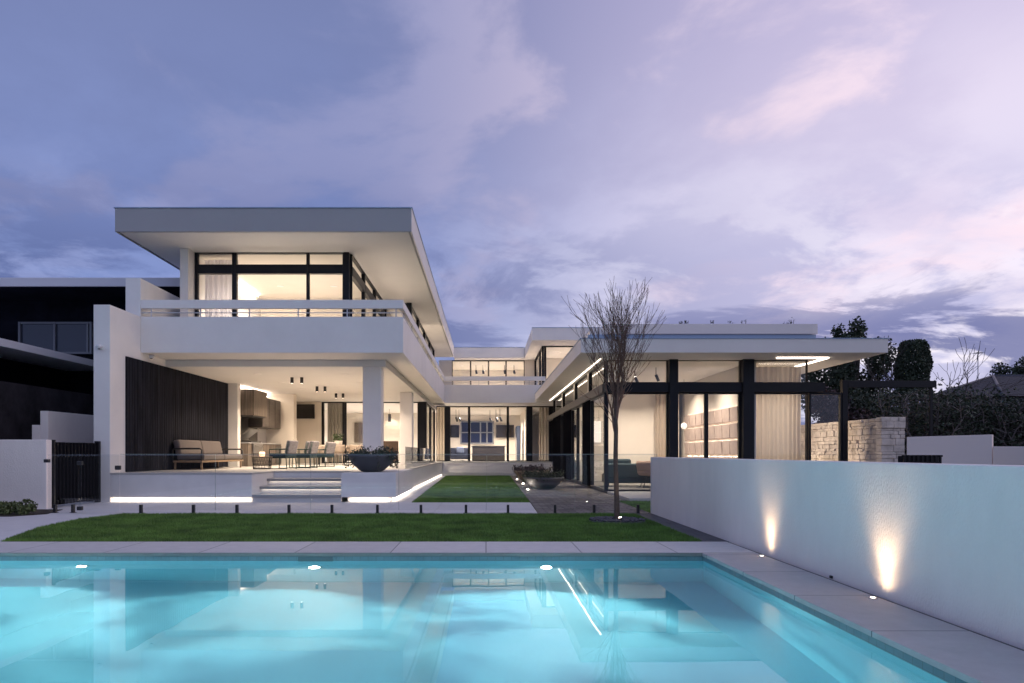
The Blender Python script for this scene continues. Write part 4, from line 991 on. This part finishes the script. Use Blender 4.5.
# ------------------------------------------------------------------ plants
def crown(lobes, n, s, jit=.0, up=0):
    mb = MB(); wts = [l_[3]**2 for l_ in lobes]
    for k in range(n):
        l_ = random.choices(lobes, wts)[0]; v = Vector((random.gauss(0,1),random.gauss(0,1),random.gauss(0,1))).normalized()*(random.random()**.45)
        rz_ = l_[4] if len(l_) > 4 else l_[3]
        leafq(mb, (l_[0]+v.x*l_[3], l_[1]+v.y*l_[3], l_[2]+v.z*rz_), s, jit, up)
    return mb
def shrub(name, loc, lobes, n, s, leaf, label, cat, stems=3, h=.3):
    t = empty(name, loc, label, cat)
    st = MB()
    for k in range(stems):
        l_ = lobes[k%len(lobes)]; st.tube([(random.uniform(-.05,.05),random.uniform(-.05,.05),-.05),(l_[0]*.6,l_[1]*.6,l_[2]*.6),(l_[0],l_[1],l_[2])],[.03*h*2,.02*h*2,.008],6)
    st.build('trunk' if cat=='tree' else 'stem', barkd, t, world=False); crown(lobes, n, s).build('crown' if cat=='tree' else 'foliage', leaf, t, world=False)
    return t
# small bed plants in front of the low left wall
for i,(p,lb) in enumerate(((-4,'leafy low shrub at the left edge of the photo below the white wall'),(9,'leafy low shrub below the white wall, second from the photo edge'),(24,'leafy low shrub nearest the black slatted gate'),(-20,'leafy low shrub just outside the left edge'))):
    y_ = 13.8; shrub('low_shrub', (X(p,y_),y_,0), [(0,0,.12,.16,.14),(.12,.05,.16,.12),(-.12,.03,.13,.13),(.02,.05,.28 if i==2 else .2,.07)], 620, .06, mat('leaf_lime',(.11,.14,.05),.6,var=.6,vscale=6), lb, 'shrub', 4, .15)['group'] = 'low shrubs under the left garden wall'
sheet('garden_bed', [(-13,13.45),(-9.35,13.45),(-9.0,14.0),(-9.3,15.0),(-13,15.2)], .012, .05, soil)
# background trees
def bigtree(name, loc, lobes, n, s, leaf, label, th):
    t = empty(name, loc, label, 'tree'); tk = MB(); top = max(lobes, key=lambda l_: l_[2])
    tk.tube([(0,0,-.1),(.05,0,th*.5),(0,.05,th)],[.22,.17,.13],9)
    for l_ in lobes: tk.tube([(0,.02,th*.8),(l_[0]*.5,l_[1]*.5,(th+l_[2])*.5),(l_[0],l_[1],l_[2])],[.09,.06,.02],6)
    tk.build('trunk', barkd, t, world=False); crown(lobes, n, s, .05).build('crown', leaf, t, world=False); return t
def at(p,py,Y0): return (X(p,Y0), 0, Z(py,Y0))
Y0 = 33
def lob(base, arr): return [((X(p,Y0)-base), random.uniform(-1,1), Z(py,Y0), r_*.8+0, r_) for p,py,r_ in arr]
bx = X(852,Y0)
bigtree('garden_tree', (bx,Y0,0), lob(bx, [(835,334,.42),(846,331,.5),(858,332,.45),(840,343,.5),(864,340,.3),(828,352,.8),(850,356,1.0),(872,358,.9),(888,364,.7),(812,366,.9),(830,378,1.1),(856,384,1.2),(880,388,1.1),(900,384,.8),(815,395,1.1),(842,408,1.2),(872,410,1.2)]), 15000, .17, leafdark, 'large dark leafy tree rising behind the right end of the roof', 2.6)
Y0 = 27; bx = X(822,Y0)
shrub('hedge_shrub', (bx,Y0,0), lob(bx,[(812,404,.7),(828,410,.8),(846,415,.8),(820,428,.9),(850,432,.9)]), 5000, .13, leafpurple, 'purple-tinged shrub behind the stone wall and black posts', 'shrub', 5, .8)
bx = X(880,Y0)
shrub('hedge_shrub', (bx,Y0,0), lob(bx,[(862,408,.8),(880,412,.9),(895,418,.9),(870,430,.9),(900,432,.9)]), 5500, .13, leafdark, 'dark shrub directly behind the end of the stone wall', 'shrub', 5, .8)
# clipped cypress
Y0 = 30; cxp = X(913,Y0); t = empty('columnar_cypress', (cxp,Y0,0), 'dense dark columnar cypress with a blunt flat top', 'tree')
MB().tube([(0,0,0),(0,0,4)],[.16,.08],8).build('trunk', barkd, t, world=False); mb = MB()
for k in range(16000):
    z = random.uniform(.5,1)**.8*Z(341,Y0)*1.0; zt = Z(341,Y0); f = z/zt; rr = .74*(1 if f < .94 else math.sqrt(max(.05,1-((f-.94)/.06)**2*.6)))*(1.05-.25*f+.08*math.sin(z*4)); a_ = random.uniform(0,6.28)
    rr *= random.uniform(.75,1.04)+.08*math.sin(a_*5+z*3); leafq(mb,(rr*math.cos(a_),rr*math.sin(a_),z),.10,.03,1.5)
mb.build('crown', leafdark, t, world=False)
# leafless shrubs in front of the neighbour roof: crooked stems with sparse leaves
def tangled(p, Y0, toppy, label, w_, seed, leaf=leafdark):
    rnd = random.Random(seed); t = empty('tangled_shrub', (X(p,Y0),Y0,0), label, 'shrub', 'tangled shrubs behind the peach wall'); st = MB(); lf = MB(); zt = Z(toppy,Y0)
    for k in range(16):
        x,y = rnd.uniform(-w_,w_), rnd.uniform(-.6,.6); pts=[Vector((x*.5,y*.5,0))]; h_ = zt*rnd.uniform(.8,1.05)
        q = Vector((x*.5,y*.5,0)); nseg = 9
        for i_ in range(nseg):
            q = q+Vector((rnd.gauss(0,.14)+x*.08,rnd.gauss(0,.12),h_/nseg)); pts.append(q.copy())
        st.tube(pts,[.045-.033*i_/nseg for i_ in range(nseg+1)],5,cap=False)
        for i_ in range(3,nseg+1):
            for j in range(2):
                e_ = pts[i_]+Vector((rnd.gauss(0,.4),rnd.gauss(0,.3),rnd.uniform(.05,.4))); st.tube([pts[i_],pts[i_].lerp(e_,.5)+Vector((0,0,.06)),e_],[.018,.012,.006],4,cap=False)
                for _ in range(11): leafq(lf,e_,.11,.22,.3)
    st.build('stem', mat('grey_bark',(.14,.12,.115),.85,var=.3,vscale=10), t, world=False); lf.build('foliage', leaf, t, world=False)
for i,(p,y_,ty,lb) in enumerate(((912,25,398,'tangled leafless shrub below the cypress'),(938,24,402,'tangled shrub behind the middle of the peach wall'),(962,24.5,400,'tangled shrub left of the step in the peach wall'),(986,24,401,'tangled shrub above the step in the peach wall'),(1008,24.6,400,'tangled shrub near the right photo edge'),(1032,24,401,'tangled shrub cut by the right photo edge'))):
    tangled(p,y_,ty,lb,.75,i+3)
struct('hedge_backdrop_ground', B(10,60,31.5,34,-.04,.3), soil)
for i,(p,y_) in enumerate(((930,30),(960,29.5),(992,30),(1026,29.5),(1062,30))):
    Y0 = y_; bx = X(p,Y0)
    shrub('dense_shrub', (bx,Y0,0), lob(bx,[(p-12,420,.7),(p+8,416,.7),(p,424,.9),(p-14,432,.9),(p+14,432,.9)]), 3600, .14, leafdark, ['dense dark shrub behind the tangled stems, nearest the cypress','dense dark shrub behind the tangled stems, second from the cypress','dense dark shrub behind the tangled stems under the roof hip','dense dark shrub behind the tangled stems at the right photo edge','dense dark shrub beyond the right photo edge'][i], 'shrub', 5, .8)['group'] = 'dense shrubs before the tiled house'
# open bare tree by the cypress
def wildtree(p, Y0, lean, label, seed, L0, maxd=4, z0=2.6):
    rnd = random.Random(seed); t = empty('bare_garden_tree', (X(p,Y0),Y0,0), label, 'tree'); tk = MB(); tw = MB()
    tk.tube([(0,0,-.1),(.05,0,z0*.5),(.1,0,z0)],[.12,.1,.08],8,cap=False)
    for ln in lean: branchtree(tw,tw,(.1,0,z0*rnd.uniform(.8,1)),Vector((ln,rnd.uniform(-.2,.2),1)).normalized(),.055,L0,1,rnd,.01,.42,maxd,.010)
    tk.build('trunk', barkd, t, world=False); tw.build('branches', barkd, t, world=False)
wildtree(936,31,(.35,.8,1.2),'spreading leafless tree between the cypress and the tiled roof',21,1.35)
wildtree(884,30,(-.2,.25),'thin leafless tree poking up beside the end of the roof',8,1.35,3,3.2)
Y0 = 48; bx = X(1012,Y0)
bigtree('distant_tree', (bx,Y0,0), lob(bx,[(1004,374,.9),(1018,371,1.0),(1034,374,1.2),(1010,382,1.2)]), 2500, .22, leafdark, 'distant tree top showing over the tiled roof at the right edge', 4)
# tiled neighbour house
th = empty('tiled_house', (30,42,0), 'neighbouring house with a dark tiled hip roof at the far right', 'house')
Yr = 40; r0 = Vector((X(934,Yr),Yr,Z(395,Yr))); r1 = Vector((X(993,Yr+5),Yr+5,Z(376,Yr+5)))
xe, ze = 46, r0.z-.05; xr2 = 40; rm = MB()
a_=Vector((X(930,Yr),Yr+10,r0.z)); e0=Vector((X(1003,36.5),36.5,Z(396,36.5)))
rm.quad(r0, e0, r1)           # hip towards camera-left
rm.quad(e0, Vector((xe,36.5,e0.z)), Vector((xr2,r1.y,r1.z)), r1)
rm.quad(r0, r1, Vector((r1.x,r1.y+8,r0.z)))
rm.quad(r1, Vector((xr2,r1.y,r1.z)), Vector((xe,r1.y+8,r0.z)), Vector((r1.x,r1.y+8,r0.z)))
tilem = brickmat('roof_tiles',(.045,.045,.06),(.03,.03,.042),(.012,.012,.015),.3,.34,.03,offset=.5,rough=1.0,bump=1.0,var=.3,vscale=4)
ro = rm.build('roof', tilem, th)
cpm = MB(); cpm.tube([r1,e0],.09,6); cpm.tube([r1,(xr2,r1.y,r1.z)],.09,6); cpm.tube([r0,r1],.09,6); cpm.build('ridge_cap', mat('ridge',(.07,.07,.09),.6), th)
MB().box(e0.x+.4,45,37.2,50,-.1,e0.z-.02).build('wall', mat('grey_wall',(.3,.31,.35),.8), th)
t = empty('tv_antenna', (X(978,42),42,0), 'thin television antenna mast on the tiled roof', 'antenna')
zt = Z(353,42); MB().tube([(0,0,4.5),(0,0,zt)],.03,6).build('mast', steel, t, world=False)
an = MB(); an.tube([(-.25,0,zt-.03),(.25,0,zt+.05)],.015,5)
for k in range(6): an.tube([(-.22+.09*k,-.25,zt),(-.22+.09*k,.25,zt)],.01,4)
an.build('aerial', steel, t, world=False)
# roof garden sprigs
for i,(p,hh) in enumerate(((680.5,.22),(686,.26),(712.5,.28),(730,.14),(744,.2),(792,.3),(786,.15))):
    t = empty('roof_plant', (X(p,25.2),25.2,5.60), ['sprig on the pavilion roof, leftmost','sprig on the pavilion roof, second from the left','tall thin sprig on the middle of the pavilion roof','low sprig on the pavilion roof right of the tall one','forked sprig on the pavilion roof','leafy sprig at the right end of the pavilion roof','small leaf tuft beside the rightmost roof sprig'][i], 'plant', 'plants on the pavilion roof')
    mb = MB(); st = MB()
    for k in range(4): st.tube([(0,0,0),(random.uniform(-.1,.1),0,hh*.9+.3)],.008,4)
    for k in range(26): leafq(mb,(0,0,.3+hh*.7),.05,.12 if i>2 else .06,1)
    st.build('stem', barkd, t, world=False); mb.build('foliage', leafdark, t, world=False)

# ------------------------------------------------------------------ render settings
sc.render.engine = 'CYCLES'
sc.view_settings.view_transform = 'Standard'; sc.view_settings.look = 'None'; sc.view_settings.gamma = 1; sc.view_settings.exposure = .2
sc.cycles.max_bounces = 10; sc.cycles.transparent_max_bounces = 24; sc.cycles.transmission_bounces = 8; sc.cycles.diffuse_bounces = 4; sc.cycles.glossy_bounces = 4
sc.cycles.sample_clamp_indirect = 6; sc.cycles.blur_glossy = .5
sc.cycles.caustics_refractive = True; sc.cycles.caustics_reflective = False
